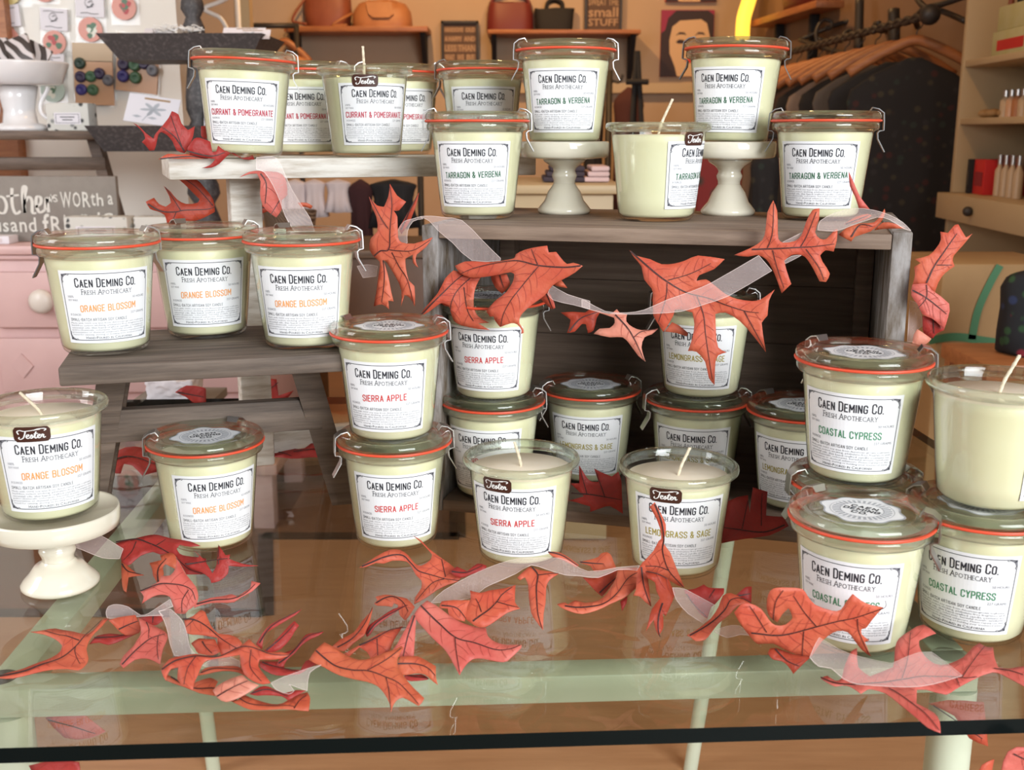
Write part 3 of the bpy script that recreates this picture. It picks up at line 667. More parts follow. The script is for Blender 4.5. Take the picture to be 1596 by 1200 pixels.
def inside(p, P):
    x, y = p; r = False; n = len(P)
    for i in range(n):
        (a, b), (c, d) = P[i], P[i-1]
        if (b > y) != (d > y) and x < (c-a)*(y-b)/(d-b)+a: r = not r
    return r
def edgedist(p, P):
    best = 1e9; q = Vector(p)
    for i in range(len(P)):
        a, b = Vector(P[i-1]), Vector(P[i]); ab = b-a; L2 = ab.length_squared
        t = max(0, min(1, (q-a).dot(ab)/L2)) if L2 else 0; best = min(best, (q-a-ab*t).length)
    return best
def fill(P, step):
    xs = [p[0] for p in P]; ys = [p[1] for p in P]; V = [Vector(p) for p in P]; n = len(P)
    y = min(ys); row = 0
    while y < max(ys):
        x = min(xs)+(step/2 if row % 2 else 0)
        while x < max(xs):
            if inside((x, y), P) and edgedist((x, y), P) > step*.45: V.append(Vector((x, y)))
            x += step
        y += step*.87; row += 1
    v, e, f, *_ = delaunay_2d_cdt(V, [(i, (i+1)%n) for i in range(n)], [list(range(n))], 1, 1e-4)
    return [tuple(p) for p in v], f
CRN = 0
def leaf(par, crop, outline, veins=(), mode=('C', .02), col=0, amp=.005, name='leaf', wind=0, ribbon=False, label=None, th=.0005):
    """outline and veins are traced in a crop of the photograph; mode gives the plane the leaf lies in:
    ('C', off) off in front of the crate, ('W', off) off in front of the white shelf, ('T', lift, tilt, side) on the glass, tilted up from its near edge"""
    global CRN; CRN += 1
    P0 = cpx(crop, outline) if crop else outline; P = soften(P0); V = [cpx(crop, v) if crop else v for v in veins]
    cx = sum(p[0] for p in P)/len(P); cy = sum(p[1] for p in P)/len(P); rnd = random.Random(CRN*17)
    if mode[0] in 'CW':
        p0, n = (cA, CN) if mode[0] == 'C' else (wA, WN)
        c3 = onplane(cx, cy, p0+n*mode[1], n); tl = mode[2] if len(mode) > 2 else rnd.uniform(-.22,.22); tz = mode[3] if len(mode) > 3 else rnd.uniform(-.25,.1)
        s = Vector((0,0,1)).cross(n); n = (n+s*tl+Vector((0,0,1))*-tz).normalized(); p0 = c3
    elif mode[0] == 'Z':
        p0 = W(cx, cy, mode[1]); n = Vector((mode[2] if len(mode) > 2 else 0, -1, .15)).normalized()
    else:
        lo = max(P, key=lambda p: p[1]); p0 = onz(lo[0], lo[1], ZT+.003+mode[1]); ph = math.radians(mode[2]); n = Vector((mode[3] if len(mode) > 3 else 0, -math.sin(ph), math.cos(ph))).normalized()
    org = Vector(par.location) if par is not None else p0.copy()
    def at3(x, y, off=0):
        p = onplane(x, y, p0, n)
        if amp: p = p + n*(noise.noise(p*26+Vector((CRN*3.1,0,0)))*amp+noise.noise(p*70+Vector((0,CRN*2.3,0)))*amp*.3 + (amp*.2 if mode[0] == 'T' else 0))
        if mode[0] == 'T' and p.z < ZT+.0012: p.z = ZT+.0012
        return p+n*off
    v2, fs = fill(P, 9 if not ribbon else 12)
    bm = bmesh.new(); vs = [bm.verts.new(at3(x, y)-org) for x, y in v2]
    for f in fs:
        if len(f) >= 3:
            try: bm.faces.new([vs[i] for i in f])
            except ValueError: pass
    bmesh.ops.recalc_face_normals(bm, faces=bm.faces)
    if bm.faces and sum((f.normal.dot(n)*f.calc_area() for f in bm.faces)) < 0: bmesh.ops.reverse_faces(bm, faces=bm.faces)
    if not ribbon:
        r = bmesh.ops.solidify(bm, geom=list(bm.faces), thickness=th)
    def strip(pts, w0, w1, mi):
        pr = None; m = len(pts)
        for i, p in enumerate(pts):
            d = Vector(pts[min(i+1,m-1)])-Vector(pts[max(i-1,0)])
            if d.length < 1e-6: continue
            d.normalize(); k = Vector((-d.y, d.x))*(w0+(w1-w0)*i/max(1,m-1))/2
            a, b = bm.verts.new(at3(p[0]+k.x, p[1]+k.y, .0007)-org), bm.verts.new(at3(p[0]-k.x, p[1]-k.y, .0007)-org)
            if pr: bm.faces.new((pr[0], a, b, pr[1])).material_index = mi
            pr = (a, b)
    for q, v in enumerate(V):
        sm = [tuple(p.xy) for p in smoothline([(x, y, 0) for x, y in v], 6)] if len(v) > 1 else v
        wv = (2.4 if q == 0 else 1.4) if not ribbon else 1.5
        strip(sm, wv, .9 if not ribbon else 1.5, 1)
        if ribbon: continue
        acc = 0; side = 1
        for a, b in zip(sm, sm[1:]):
            acc += math.hypot(b[0]-a[0], b[1]-a[1])
            if acc > 6.5:
                acc = 0; side = -side; d = Vector((b[0]-a[0], b[1]-a[1])).normalized(); nn = Vector((-d.y, d.x))*side; pts = [Vector(b)]
                cur = (nn*.85+d*.5).normalized()
                for _ in range(9):
                    nx = pts[-1]+cur*3.0; cur = (cur+d*.08).normalized()
                    if not inside(nx, P) or edgedist(nx, P) < 1.5: break
                    pts.append(nx)
                if len(pts) > 2: strip([tuple(p) for p in pts], .75, .45, 2)
    if ribbon:   # woven selvedge along the outline
        n_ = len(P)
        for i in range(n_):
            strip([P[i], P[(i+1)%n_]], .9, .9, 1)
    me = bpy.data.meshes.new(name); bm.to_mesh(me); bm.free()
    for m_ in ([M['ribbon'], M['ribedge']] if ribbon else [M['leaf%d' % col], M['vein'], M['finevein']]): me.materials.append(m_)
    for p in me.polygons: p.use_smooth = True
    o = obj(name, me, par)
    if par is None: o.location = org
    return o
def ribbon(par, crop, outline, mode, amp=.004): return leaf(par, crop, outline, (), mode, 0, amp, 'ribbon', ribbon=True)
gf = thing('oak_leaf_garland', onz(800,960,ZT), 'red oak leaf and sheer ribbon garland lying along the front of the glass', 'garland')
def T(l, t=28, s=0): return ('T', l, t, s)
L = lambda *a, **k: leaf(gf, *a, **k)
L('A', [(0,1175),(60,1150),(180,1110),(330,1060),(400,1020),(470,970),(485,935),(430,890),(340,850),(240,828),(340,818),(435,806),(540,830),(620,852),(690,855),(760,800),(810,740),(850,735),(800,800),(740,850),(700,900),(672,960),(685,1020),(660,1070),(610,1115),(520,1112),(400,1120),(250,1140),(100,1180),(0,1190)],
  [[(0,1182),(250,1112),(450,1040),(590,945),(680,860),(800,760)],[(590,945),(585,990),(620,1060)],[(620,905),(500,870),(350,830)]], T(.0,14), 0)
L('A', [(1090,715),(1200,695),(1265,690),(1270,740),(1210,775),(1150,755)], [[(1195,700),(1190,760)]], T(.006,40), 2)
L('A', [(700,930),(760,870),(860,850),(960,860),(1070,835),(1060,860),(960,900),(850,940),(780,925)], [[(740,890),(900,880),(1050,850)]], T(.001,25), 2)
L('A', [(850,740),(930,715),(1060,700),(1095,790),(1080,830),(980,852),(920,810),(885,772)], [[(930,810),(1010,770),(1080,745)]], T(.008,45), 0)
L('A', [(1075,710),(1130,740),(1285,825),(1310,880),(1275,960),(1250,1085),(1200,1060),(1140,1040),(1050,1045),(960,1105),(930,1070),(960,1010),(1040,940),(1070,890),(1095,850),(1095,790)],
  [[(950,1080),(1080,960),(1180,880),(1290,850)],[(1235,865),(1230,960),(1240,1050)],[(1140,750),(1160,800),(1160,880)]], T(.004,35), 1)
L('A', [(900,140),(980,115),(1060,100),(1160,70),(1230,68),(1330,95),(1480,125),(1560,155),(1480,165),(1400,150),(1375,180),(1400,220),(1450,235),(1530,240),(1600,250),(1610,370),(1520,375),(1450,380),(1400,290),(1370,240),(1310,210),(1250,225),(1190,205),(1100,240),(1020,310),(960,320),(945,260),(950,190)],
  [[(905,132),(1060,110),(1180,145),(1300,205),(1400,280),(1480,345),(1590,372)],[(1065,130),(1030,210),(970,280)],[(1215,160),(1290,105)],[(1440,300),(1540,290)]], T(.002,38), 2)
L('A', [(1100,518),(1200,468),(1250,440),(1260,395),(1330,390),(1370,330),(1375,250),(1400,290),(1450,380),(1530,480),(1545,560),(1520,620),(1470,660),(1440,690),(1370,685),(1350,610),(1330,560),(1270,545),(1200,560),(1115,615),(1130,560)],
  [[(1105,518),(1250,465),(1350,460),(1440,475),(1500,510),(1525,580)],[(1475,505),(1430,590),(1425,680)]], T(.012,48), 1)
L('S', [(905,175),(950,215),(990,280),(1010,240),(1020,150),(1055,200),(1075,195),(1070,215),(1130,235),(1205,243),(1130,248),(1065,245),(1060,280),(1020,315),(985,325),(975,300),(930,270),(890,255),(870,240),(930,200)], [[(870,240),(960,225),(1065,215)],[(1020,240),(1022,170)]], T(.006,50), 2)
L('A', [(945,280),(1000,320),(1060,370),(1120,385),(1060,395),(1000,400),(985,520),(960,500),(945,420)], [[(950,300),(1000,360),(1100,385)]], T(.001,30), 3)
L('A', [(1170,300),(1260,270),(1250,235),(1330,210),(1370,240),(1375,340),(1290,300),(1270,330),(1280,380),(1240,465),(1200,400),(1190,340)], [[(1240,450),(1240,340),(1300,260)]], T(.003,45), 3)
L('B', [(510,200),(560,180),(640,155),(740,140),(800,125),(850,150),(900,110),(945,80),(955,25),(1025,40),(960,105),(870,155),(820,190),(740,195),(640,195),(550,215),(510,235)], [[(530,205),(660,175),(800,165),(900,130),(985,50)]], T(.008,50), 1)
L('B', [(430,320),(500,300),(560,260),(600,275),(640,370),(700,430),(780,435),(850,460),(880,500),(840,540),(770,570),(720,600),(690,520),(690,460),(600,450),(500,445),(450,430),(440,370)], [[(420,320),(510,330),(620,390),(720,470),(835,538)],[(510,330),(450,385)]], T(.006,36), 0)
L('B', [(490,520),(550,480),(620,490),(680,495),(720,590),(660,620),(550,605),(520,560)], [[(580,510),(610,560),(660,610)]], T(.004,34), 0)
L('B', [(1020,650),(1110,650),(1190,660),(1210,690),(1220,720),(1340,730),(1380,660),(1440,640),(1480,680),(1400,720),(1330,760),(1200,780),(1120,760),(1030,700)], [[(1040,660),(1150,700),(1320,750)]], T(.001,22), 2)
L('B', [(990,520),(1040,440),(1110,370),(1250,300),(1350,245),(1300,295),(1150,390),(1080,430),(1050,480),(1040,560)], [[(1020,510),(1120,385),(1340,252)]], T(.012,55), 2)
L('B', [(1060,575),(1120,530),(1200,430),(1250,370),(1290,335),(1325,370),(1290,420),(1260,480),(1190,560),(1110,590)], [[(1080,575),(1180,490),(1290,360)]], T(.012,50), 2)
L('B', [(1200,590),(1280,560),(1340,490),(1380,445),(1450,430),(1520,418),(1480,450),(1410,480),(1350,520),(1290,590),(1230,640),(1200,710),(1150,680)], [[(1170,670),(1270,590),(1380,470),(1510,422)]], T(.004,40), 2)
L('B', [(290,800),(260,740),(330,770),(390,810),(510,890),(520,840),(640,800),(700,830),(670,900),(720,950),(820,980),(900,920),(1000,960),(1110,985),(1200,980),(1290,910),(1390,880),(1412,930),(1400,1025),(1290,1025),(1100,1035),(950,1030),(850,990),(700,950),(560,930),(430,860)],
  [[(330,775),(520,890),(680,890),(850,945),(980,1000),(1290,1005)],[(1290,1022),(1330,950),(1385,910)]], T(.0,20), 3)
L('B', [(940,905),(1020,850),(1090,845),(1200,890),(1300,870),(1380,880),(1290,920),(1240,950),(1190,915),(1060,910),(1000,915)], [[(960,900),(1090,870),(1240,920)]], T(.010,40), 2)
L('B', [(550,775),(600,720),(700,700),(820,700),(890,725),(930,790),(860,755),(740,735),(620,765)], [[(570,760),(700,720),(870,735)]], T(.012,35), 3)
L('B', [(255,710),(320,640),(420,615),(530,605),(680,620),(760,580),(860,530),(940,480),(1000,540),(1070,590),(1190,580),(1260,600),(1190,625),(1110,640),(1020,640),(1010,690),(1060,760),(1110,830),(1050,840),(970,810),(900,750),(870,660),(865,590),(760,615),(620,650),(580,690),(550,770),(520,830),(510,890),(440,860),(385,800),(390,700),(330,710),(300,760),(290,800),(260,740)],
  [[(260,715),(380,650),(530,625),(700,620),(850,540),(950,540),(1090,600),(1260,605)],[(530,630),(470,720),(440,850)],[(955,560),(950,700),(1040,820)]], T(.016,34), 0)
L('B', [(665,895),(700,850),(800,790),(890,765),(940,810),(1020,845),(960,890),(870,950),(770,985),(700,950)], [[(700,945),(830,860),(935,815)]], T(.018,38), 4)
L('C', [(600,330),(680,280),(760,235),(840,195),(920,192),(980,230),(1030,290),(1080,310),(1150,265),(1165,225),(1100,150),(1020,80),(1080,115),(1140,180),(1240,250),(1300,290),(1400,380),(1365,435),(1290,460),(1200,500),(1120,560),(1025,610),(1035,550),(1080,480),(1080,420),(1040,380),(1000,310),(965,275),(860,275),(790,300),(730,295),(650,325)],
  [[(620,325),(800,255),(930,232),(1000,290),(1060,350),(1160,380),(1270,415),(1380,435)],[(1260,415),(1160,450),(1040,590)],[(1270,400),(1240,260)]], T(.002,42), 0)
L('C', [(715,610),(740,580),(725,555),(790,540),(850,545),(900,555),(970,565),(1030,625),(1000,680),(960,740),(915,700),(900,620),(870,610),(855,640),(800,630),(740,625)], [[(730,608),(800,570),(870,560),(940,600),(980,670)]], T(.004,40), 0)
L('C', [(380,945),(450,885),(560,840),(620,760),(690,690),(710,655),(690,740),(660,820),(640,870),(560,920),(480,980),(420,960)], [[(430,950),(560,880),(640,790),(705,665)]], T(.002,34), 3)
L('C', [(650,840),(680,780),(760,730),(860,660),(980,630),(900,670),(800,740),(720,800),(690,850),(660,870)], [[(665,850),(760,750),(970,632)]], T(.008,40), 2)
L('C', [(480,990),(580,940),(700,880),(800,830),(940,790),(900,850),(860,920),(830,1000),(780,1010),(740,1040),(690,1040),(660,980),(600,945),(520,1010)], [[(600,935),(740,880),(850,820),(985,803)],[(740,890),(745,1030)]], T(.004,36), 0)
L('C', [(860,960),(920,870),(970,780),(1010,700),(1040,690),(1035,800),(1020,1020),(930,1010),(830,1020),(800,990)], [[(1030,700),(980,850),(940,1010)]], T(.010,45), 1)
L('C', [(950,1170),(1080,1160),(1140,1200),(1120,1210),(1000,1215),(960,1200)], [[(960,1165),(1040,1185),(1135,1202)]], T(.001,30), 2)
L('C', [(895,1090),(920,1030),(1050,1020),(1120,1050),(1195,1095),(1195,1180),(1210,1240),(1170,1210),(1110,1160),(1030,1150),(940,1165),(900,1130)], [[(900,1085),(1030,1080),(1130,1110),(1190,1170)]], T(.003,40), 3)
L('C', [(210,1050),(260,980),(330,915),(400,945),(500,1010),(600,1050),(700,1040),(850,990),(930,950),(943,965),(898,1045),(903,1120),(948,1180),(1018,1260),(1103,1345),(1088,1375),(1058,1400),(998,1365),(938,1335),(888,1360),(858,1410),(846,1455),(833,1380),(788,1300),(738,1250),(658,1220),(560,1195),(440,1160),(330,1100),(260,1075)],
  [[(265,985),(400,1080),(540,1130),(660,1140),(810,1190),(930,1250),(1060,1390)],[(660,1140),(800,1070),(930,970)],[(808,1190),(830,1280),(845,1440)]], T(.004,32), 3)
L('D', [(620,345),(640,295),(740,285),(860,280),(840,330),(820,440),(760,430),(700,400),(690,350)], [[(640,330),(760,345),(830,420)]], T(.012,40), 0)
L('D', [(860,195),(940,215),(1010,200),(1140,185),(1215,160),(1210,290),(1250,345),(1150,375),(1060,440),(980,490),(900,480),(790,400),(840,310),(865,260)], [[(885,450),(1000,360),(1070,290),(1110,235),(1190,180)],[(950,375),(930,310),(905,260)],[(1070,290),(1240,340)]], T(.006,38), 0)
L('D', [(430,390),(475,335),(530,295),(600,330),(700,400),(800,450),(900,480),(985,490),(1000,560),(1060,610),(1150,635),(1260,640),(1260,660),(1150,755),(1080,755),(960,730),(880,730),(830,780),(780,865),(745,800),(680,680),(640,630),(560,560),(480,470),(435,420)],
  [[(480,335),(600,440),(740,560),(880,605),(1060,670),(1180,670),(1250,645)],[(745,565),(755,680),(782,850)]], T(.003,33), 1)
L('D', [(700,60),(760,20),(840,60),(920,0),(990,20),(980,50),(860,90),(780,110)], [[(720,60),(840,70),(960,20)]], T(.020,50), 2)
L('E', [(230,400),(300,340),(330,320),(400,345),(550,385),(480,430),(455,480),(450,600),(435,680),(430,810),(380,740),(340,680),(320,560),(315,460),(290,400),(250,420)], [[(345,325),(390,385),(380,480),(385,620),(395,700),(425,800)],[(390,385),(550,385)]], T(.002,36), 0)
L('E', [(465,205),(560,210),(650,260),(710,305),(690,320),(590,270),(500,240)], [[(470,210),(580,235),(700,310)]], T(.022,50), 0)
L('E', [(710,275),(800,258),(860,240),(880,215),(930,208),(960,235),(1000,330),(900,345),(830,350),(800,310),(740,290)], [[(720,280),(900,297)]], T(.010,50), 3)
L('E', [(740,400),(830,405),(930,370),(1010,335),(990,420),(930,500),(890,540),(830,490),(780,440)], [[(870,515),(1000,405)]], T(.004,36), 5)
L('E', [(1030,590),(1085,550),(1080,600),(1045,660)], [], T(.001,40), 2)
L('E', [(540,615),(600,600),(625,610),(680,575),(760,595),(860,575),(930,520),(1000,400),(1010,340),(1090,335),(1200,345),(1180,420),(1150,500),(1060,570),(950,610),(850,655),(740,680),(640,665),(570,640)], [[(600,630),(780,630),(900,605),(1000,540),(1090,420),(1160,380)]], T(.003,36), 0)
L('E', [(1225,360),(1320,370),(1400,400),(1430,460),(1460,515),(1420,620),(1385,700),(1360,680),(1365,790),(1330,850),(1300,790),(1290,730),(1230,820),(1250,740),(1275,650),(1340,560),(1310,500),(1300,440),(1240,410)], [[(1360,600),(1330,700),(1325,800),(1340,868)],[(1230,360),(1330,380),(1400,410)]], T(.002,45), 5)
L('E', [(1130,545),(1150,500),(1160,400),(1185,310),(1210,275),(1240,350),(1255,480),(1270,630),(1220,590),(1180,550)], [[(1195,320),(1215,470),(1260,610)]], T(.012,50), 0)
L('F', [(205,480),(290,390),(330,310),(350,290),(340,210),(300,110),(260,45),(300,8),(340,80),(385,180),(380,260),(370,330),(420,400),(460,500),(530,670),(480,660),(380,600),(230,550),(215,520)], [[(300,20),(350,150),(370,290),(362,390),(410,540),(525,670)],[(410,540),(330,510),(225,502)]], T(.006,92), 0, amp=.003)
L('F', [(930,740),(1000,680),(1050,675),(1050,800),(960,760)], [[(950,745),(1040,730)]], T(.012,55), 2)
L('F', [(530,700),(620,690),(680,660),(720,685),(840,685),(835,730),(770,810),(740,830),(710,920),(650,880),(590,800),(540,730)], [[(545,735),(600,820),(710,915)],[(765,700),(720,770)]], T(.003,42), 2)
L('F', [(550,1055),(640,1000),(740,910),(800,820),(830,740),(890,720),(980,760),(1050,805),(950,820),(880,890),(800,950),(740,1030),(690,1090),(620,1100),(580,1070)], [[(570,1060),(700,980),(840,860),(890,780),(970,765),(1050,800)]], T(.004,40), 0)
L('G', [(320,370),(380,310),(440,305),(530,345),(590,425),(640,465),(720,460),(770,410),(760,370),(740,330),(690,380),(655,440),(600,405),(575,350),(575,270),(600,200),(650,175),(740,175),(850,185),(890,240),(950,310),(1090,360),(1150,350),(1190,290),(1240,225),(1300,270),(1380,310),(1480,335),(1440,380),(1350,490),(1310,500),(1310,540),(1370,590),(1335,600),(1385,715),(1310,660),(1250,580),(1200,520),(1120,510),(1050,550),(980,620),(920,710),(800,690),(710,650),(620,600),(500,605),(450,560),(400,500),(350,430)],
  [[(450,520),(600,535),(740,530),(870,500),(1050,450),(1280,395),(1480,335),(1490,270)],[(955,470),(870,370),(780,235)],[(860,510),(845,700)],[(1275,410),(1290,520),(1370,700)],[(570,515),(490,390),(440,320)],[(620,420),(640,280),(700,190)]], T(.012,99), 0, amp=.003)
L('G', [(580,690),(600,650),(650,645),(780,690),(920,712),(860,770),(780,850),(740,790),(690,750),(620,740)], [[(640,655),(730,750),(825,795)]], T(.004,45), 5)
L('H', [(20,570),(60,600),(130,635),(190,625),(250,640),(330,700),(380,665),(420,665),(520,700),(620,780),(760,900),(850,970),(948,1008),(940,920),(900,860),(760,780),(765,660),(840,665),(990,710),(1060,670),(1180,600),(1350,540),(1430,560),(1596,650),(1620,655),(1620,505),(1480,520),(1395,510),(1365,440),(1355,350),(1300,340),(1250,305),(1200,340),(1120,430),(1000,480),(900,470),(820,410),(780,340),(780,300),(910,245),(810,190),(700,235),(620,290),(595,340),(590,430),(580,490),(400,560),(310,480),(300,340),(250,370),(200,480),(180,570),(130,590),(70,550)],
  [[(15,570),(120,612),(250,628),(400,620),(640,590),(860,570),(1110,585),(1230,580)],[(545,655),(720,780),(840,880),(940,1000)],[(650,580),(690,440),(710,250)],[(1115,580),(1200,460),(1290,340)],[(1360,520),(1480,540),(1590,575)],[(1070,590),(1095,650)]], T(.010,11), 1, amp=.003)
R = lambda c, o, m, **k: ribbon(gf, c, o, m, **k)
R('A', [(580,80),(720,45),(960,180),(930,255),(800,250),(650,195),(580,170)], T(.012,45))
R('A', [(830,680),(850,630),(910,612),(1000,630),(1090,690),(1160,680),(1330,580),(1350,630),(1240,670),(1270,700),(1080,700),(960,715),(840,722)], T(.014,45))
R('A', [(1240,670),(1330,650),(1420,740),(1460,850),(1480,950),(1530,1010),(1440,1020),(1360,1010),(1330,930),(1310,830),(1280,740)], T(.012,42))
R('B', [(580,690),(650,640),(760,615),(870,660),(870,715),(740,695),(620,700)], T(.014,40))
R('B', [(1110,820),(1220,770),(1380,710),(1500,680),(1410,740),(1390,880),(1330,860),(1250,830),(1290,880),(1250,905),(1150,870)], T(.012,40))
R('E', [(-440,600),(-340,500),(-120,380),(0,330),(180,270),(330,255),(560,250),(660,290),(780,355),(1000,330),(1180,315),(1160,350),(1010,345),(860,405),(720,395),(600,390),(450,345),(340,310),(220,380),(100,430),(-20,480),(-150,570),(-380,600)], T(.012,38))
R('F', [(530,690),(770,810),(740,900),(680,960),(560,880),(470,770),(440,680)], T(.010,42))
R('F', [(760,1020),(860,980),(960,970),(1050,1060),(960,1050),(860,1075)], T(.002,35))
R('H', [(-70,430),(-40,360),(0,290),(150,360),(330,430),(560,490),(680,440),(880,390),(1110,580),(980,620),(780,660),(560,660),(300,635),(190,590),(100,510),(0,490)], T(.028,20))
# ---- garland on the crate
gc = thing('oak_leaf_garland', cA+CN*.02, 'oak leaf and ribbon garland draped across the open front of the crate', 'garland')
L = lambda *a, **k: leaf(gc, *a, **k)
L('Q', [(1080,540),(1150,420),(1205,310),(1190,400),(1150,500),(1085,600),(1070,560)], [[(1085,570),(1200,325)]], ('C',-.01), 5)
L('Q', [(865,340),(920,400),(970,410),(1000,340),(1010,250),(1060,330),(1128,375),(1080,435),(1040,437),(1070,480),(1070,620),(1090,655),(1180,665),(1305,620),(1260,690),(1200,740),(1195,790),(1210,830),(1175,800),(1175,740),(1120,770),(1120,830),(1140,920),(1180,960),(1178,1100),(1145,1040),(1110,1020),(1085,1100),(1090,990),(1050,900),(990,800),(960,775),(980,830),(1000,900),(1020,1000),(1035,1065),(1000,1060),(1005,1120),(960,1085),(900,1100),(920,980),(935,860),(940,790),(900,755),(870,700),(880,630),(930,580),(920,480),(890,420)],
  [[(905,750),(950,715),(1005,705),(1020,600),(1030,400),(1012,270)],[(1010,708),(1080,715),(1180,710),(1290,640)],[(1025,725),(1080,830),(1140,930),(1170,1080)],[(965,780),(975,900),(960,1070)],[(1008,560),(950,480),(875,350)]], ('C',.014,.0,-.1), 0, amp=.004)
L('L', [(710,400),(800,385),(860,380),(890,450),(880,490),(820,555),(760,500),(720,440)], [[(800,390),(840,500)]], ('C',.012), 0)
L('L', [(1140,600),(1210,530),(1270,640),(1280,685),(1245,695),(1190,650)], [[(1200,560),(1260,690)]], ('C',.012), 0)
L('L', [(1270,475),(1340,430),(1395,505),(1330,495)], [], ('C',.012), 3)
L('L', [(75,765),(130,680),(240,560),(310,420),(380,350),(440,365),(520,400),(620,410),(580,480),(560,560),(560,680),(600,760),(700,815),(600,820),(705,880),(600,870),(450,840),(380,800),(350,700),(340,660),(280,640),(240,660),(160,720)],
  [[(90,750),(250,590),(400,440),(500,370)],[(525,420),(420,520),(370,620),(350,720)],[(470,500),(500,690),(560,800)]], ('C',.016,.1,-.1), 0)
L('L', [(395,310),(480,270),(600,270),(720,275),(850,255),(915,240),(930,205),(1000,170),(1080,150),(1215,130),(1225,190),(1290,185),(1330,240),(1380,290),(1440,280),(1525,308),(1450,370),(1340,430),(1250,480),(1180,570),(1080,650),(1000,730),(975,770),(970,820),(1000,870),(1005,905),(980,915),(985,880),(950,830),(900,820),(800,855),(760,800),(745,760),(710,760),(680,715),(760,620),(860,540),(910,450),(915,380),(880,365),(760,390),(620,410),(520,410),(440,375)],
  [[(1510,308),(1350,320),(1135,305),(1000,272),(910,262),(740,285),(560,330),(450,380)],[(1135,310),(1000,480),(860,690),(810,845)],[(1125,295),(1075,160)]], ('C',.026,-.1,-.2), 0)
L('M', [(60,520),(150,515),(230,520),(260,500),(340,510),(310,560),(290,640),(250,660),(235,600),(205,600),(160,650),(105,660),(120,620),(130,570)], [[(120,650),(200,560),(320,515)]], ('C',.004), 5)
L('M', [(255,495),(400,530),(450,495),(470,520),(520,530),(515,580),(560,620),(620,640),(735,630),(690,670),(640,690),(620,760),(650,860),(600,820),(540,740),(490,690),(400,690),(288,665),(330,630),(400,625),(435,590),(430,555),(340,525)], [[(440,535),(520,620),(570,700),(645,855)],[(570,690),(620,650),(720,635)]], ('C',.022,0,-.3), 4)
L('M', [(780,650),(830,585),(880,610),(940,660),(930,685),(860,660)], [], ('C',.008), 0)
L('M', [(535,85),(580,125),(680,150),(760,185),(850,180),(920,160),(1010,125),(1195,150),(1120,220),(1020,260),(1000,300),(1065,290),(1110,320),(1200,390),(1280,425),(1380,440),(1440,430),(1500,390),(1540,360),(1500,440),(1490,540),(1450,590),(1480,795),(1400,690),(1300,580),(1200,520),(1130,530),(1135,660),(1150,760),(1210,795),(1150,815),(1130,870),(1125,1020),(1085,970),(1060,860),(1000,790),(940,785),(970,700),(985,600),(970,520),(900,500),(850,500),(840,540),(800,610),(770,655),(730,590),(700,530),(700,400),(690,350),(640,290),(620,200),(570,140)],
  [[(545,95),(700,230),(800,305),(930,380),(1080,420),(1200,465),(1340,510),(1430,520)],[(800,310),(790,420),(740,580)],[(805,295),(960,250),(1100,180)],[(1000,395),(1050,540),(1065,680),(1110,980)],[(1330,510),(1470,770)]], ('C',.026,.05,-.1), 0, amp=.004)
L('N', [(20,735),(150,680),(240,620),(265,540),(280,400),(325,310),(355,390),(360,520),(365,610),(400,640),(500,625),(545,580),(580,480),(630,385),(685,372),(680,460),(650,560),(690,610),(740,610),(800,540),(825,535),(820,620),(795,710),(730,700),(690,740),(710,790),(765,880),(735,945),(685,940),(640,850),(590,770),(545,735),(470,735),(410,780),(430,860),(465,960),(390,1035),(350,920),(310,830),(270,770),(200,735),(130,750)],
  [[(160,692),(350,685),(540,675),(640,670),(800,650)],[(280,680),(320,560),(330,330)],[(540,670),(590,580),(660,400)],[(320,700),(360,850),(410,990)],[(580,690),(680,830),(720,930)]], ('C',.020,0,-.05), 0, amp=.004)
L('N', [(910,85),(950,170),(1000,280),(1075,380),(990,370),(960,280),(920,200)], [], ('C',.012), 1)
L('N', [(870,500),(960,440),(1060,415),(1090,430),(1040,460),(940,490)], [[(890,495),(1070,425)]], ('C',.010), 3)
L('N', [(1180,480),(1270,490),(1350,530),(1200,530),(1110,540)], [], ('C',.006), 3)
L('N', [(830,575),(900,520),(1000,490),(1110,480),(1160,420),(1190,375),(1195,410),(1160,480),(1080,550),(960,590),(930,630)], [[(930,590),(1000,500),(1100,510)]], ('C',.014), 3)
L('O', [(430,420),(540,390),(600,330),(635,270),(630,205),(690,215),(740,155),(770,148),(800,200),(830,250),(880,220),(800,320),(735,390),(725,430),(740,475),(660,530),(610,600),(580,690),(520,640),(410,615),(430,540),(425,480),(475,450)], [[(515,605),(570,490),(660,360),(760,220)],[(600,465),(720,465)]], ('C',.004,.1,-.1), 0)
L('O', [(490,860),(560,880),(610,920),(660,970),(600,1000),(570,1040),(500,1000),(490,940)], [[(570,880),(580,1000)]], ('C',.004), 2)
L('O', [(410,615),(520,610),(560,660),(700,770),(690,880),(660,970),(610,920),(560,880),(490,850),(450,770),(400,700)], [[(410,660),(520,720),(680,850)],[(520,615),(520,720),(450,800)]], ('C',.010,0,0), 1)
L('O', [(370,1075),(410,1080),(420,1010),(450,965),(490,990),(560,1040),(520,1080),(440,1095)], [], ('C',.012), 4)
R = lambda c, o, m, **k: ribbon(gc, c, o, m, **k)
R('K', [(770,448),(870,442),(1000,455),(1190,490),(1400,690),(1596,880),(1596,905),(1300,905),(1100,720),(950,590),(860,490)], ('C',.016,0,0))
R('K', [(770,450),(700,470),(600,500),(540,590),(535,690),(600,725),(640,720),(640,600),(700,495),(800,470)], ('C',.008,0,0))
R('L', [(1250,480),(1400,560),(1596,620),(1596,690),(1450,650),(1270,610),(1220,560)], ('C',.018,0,0))
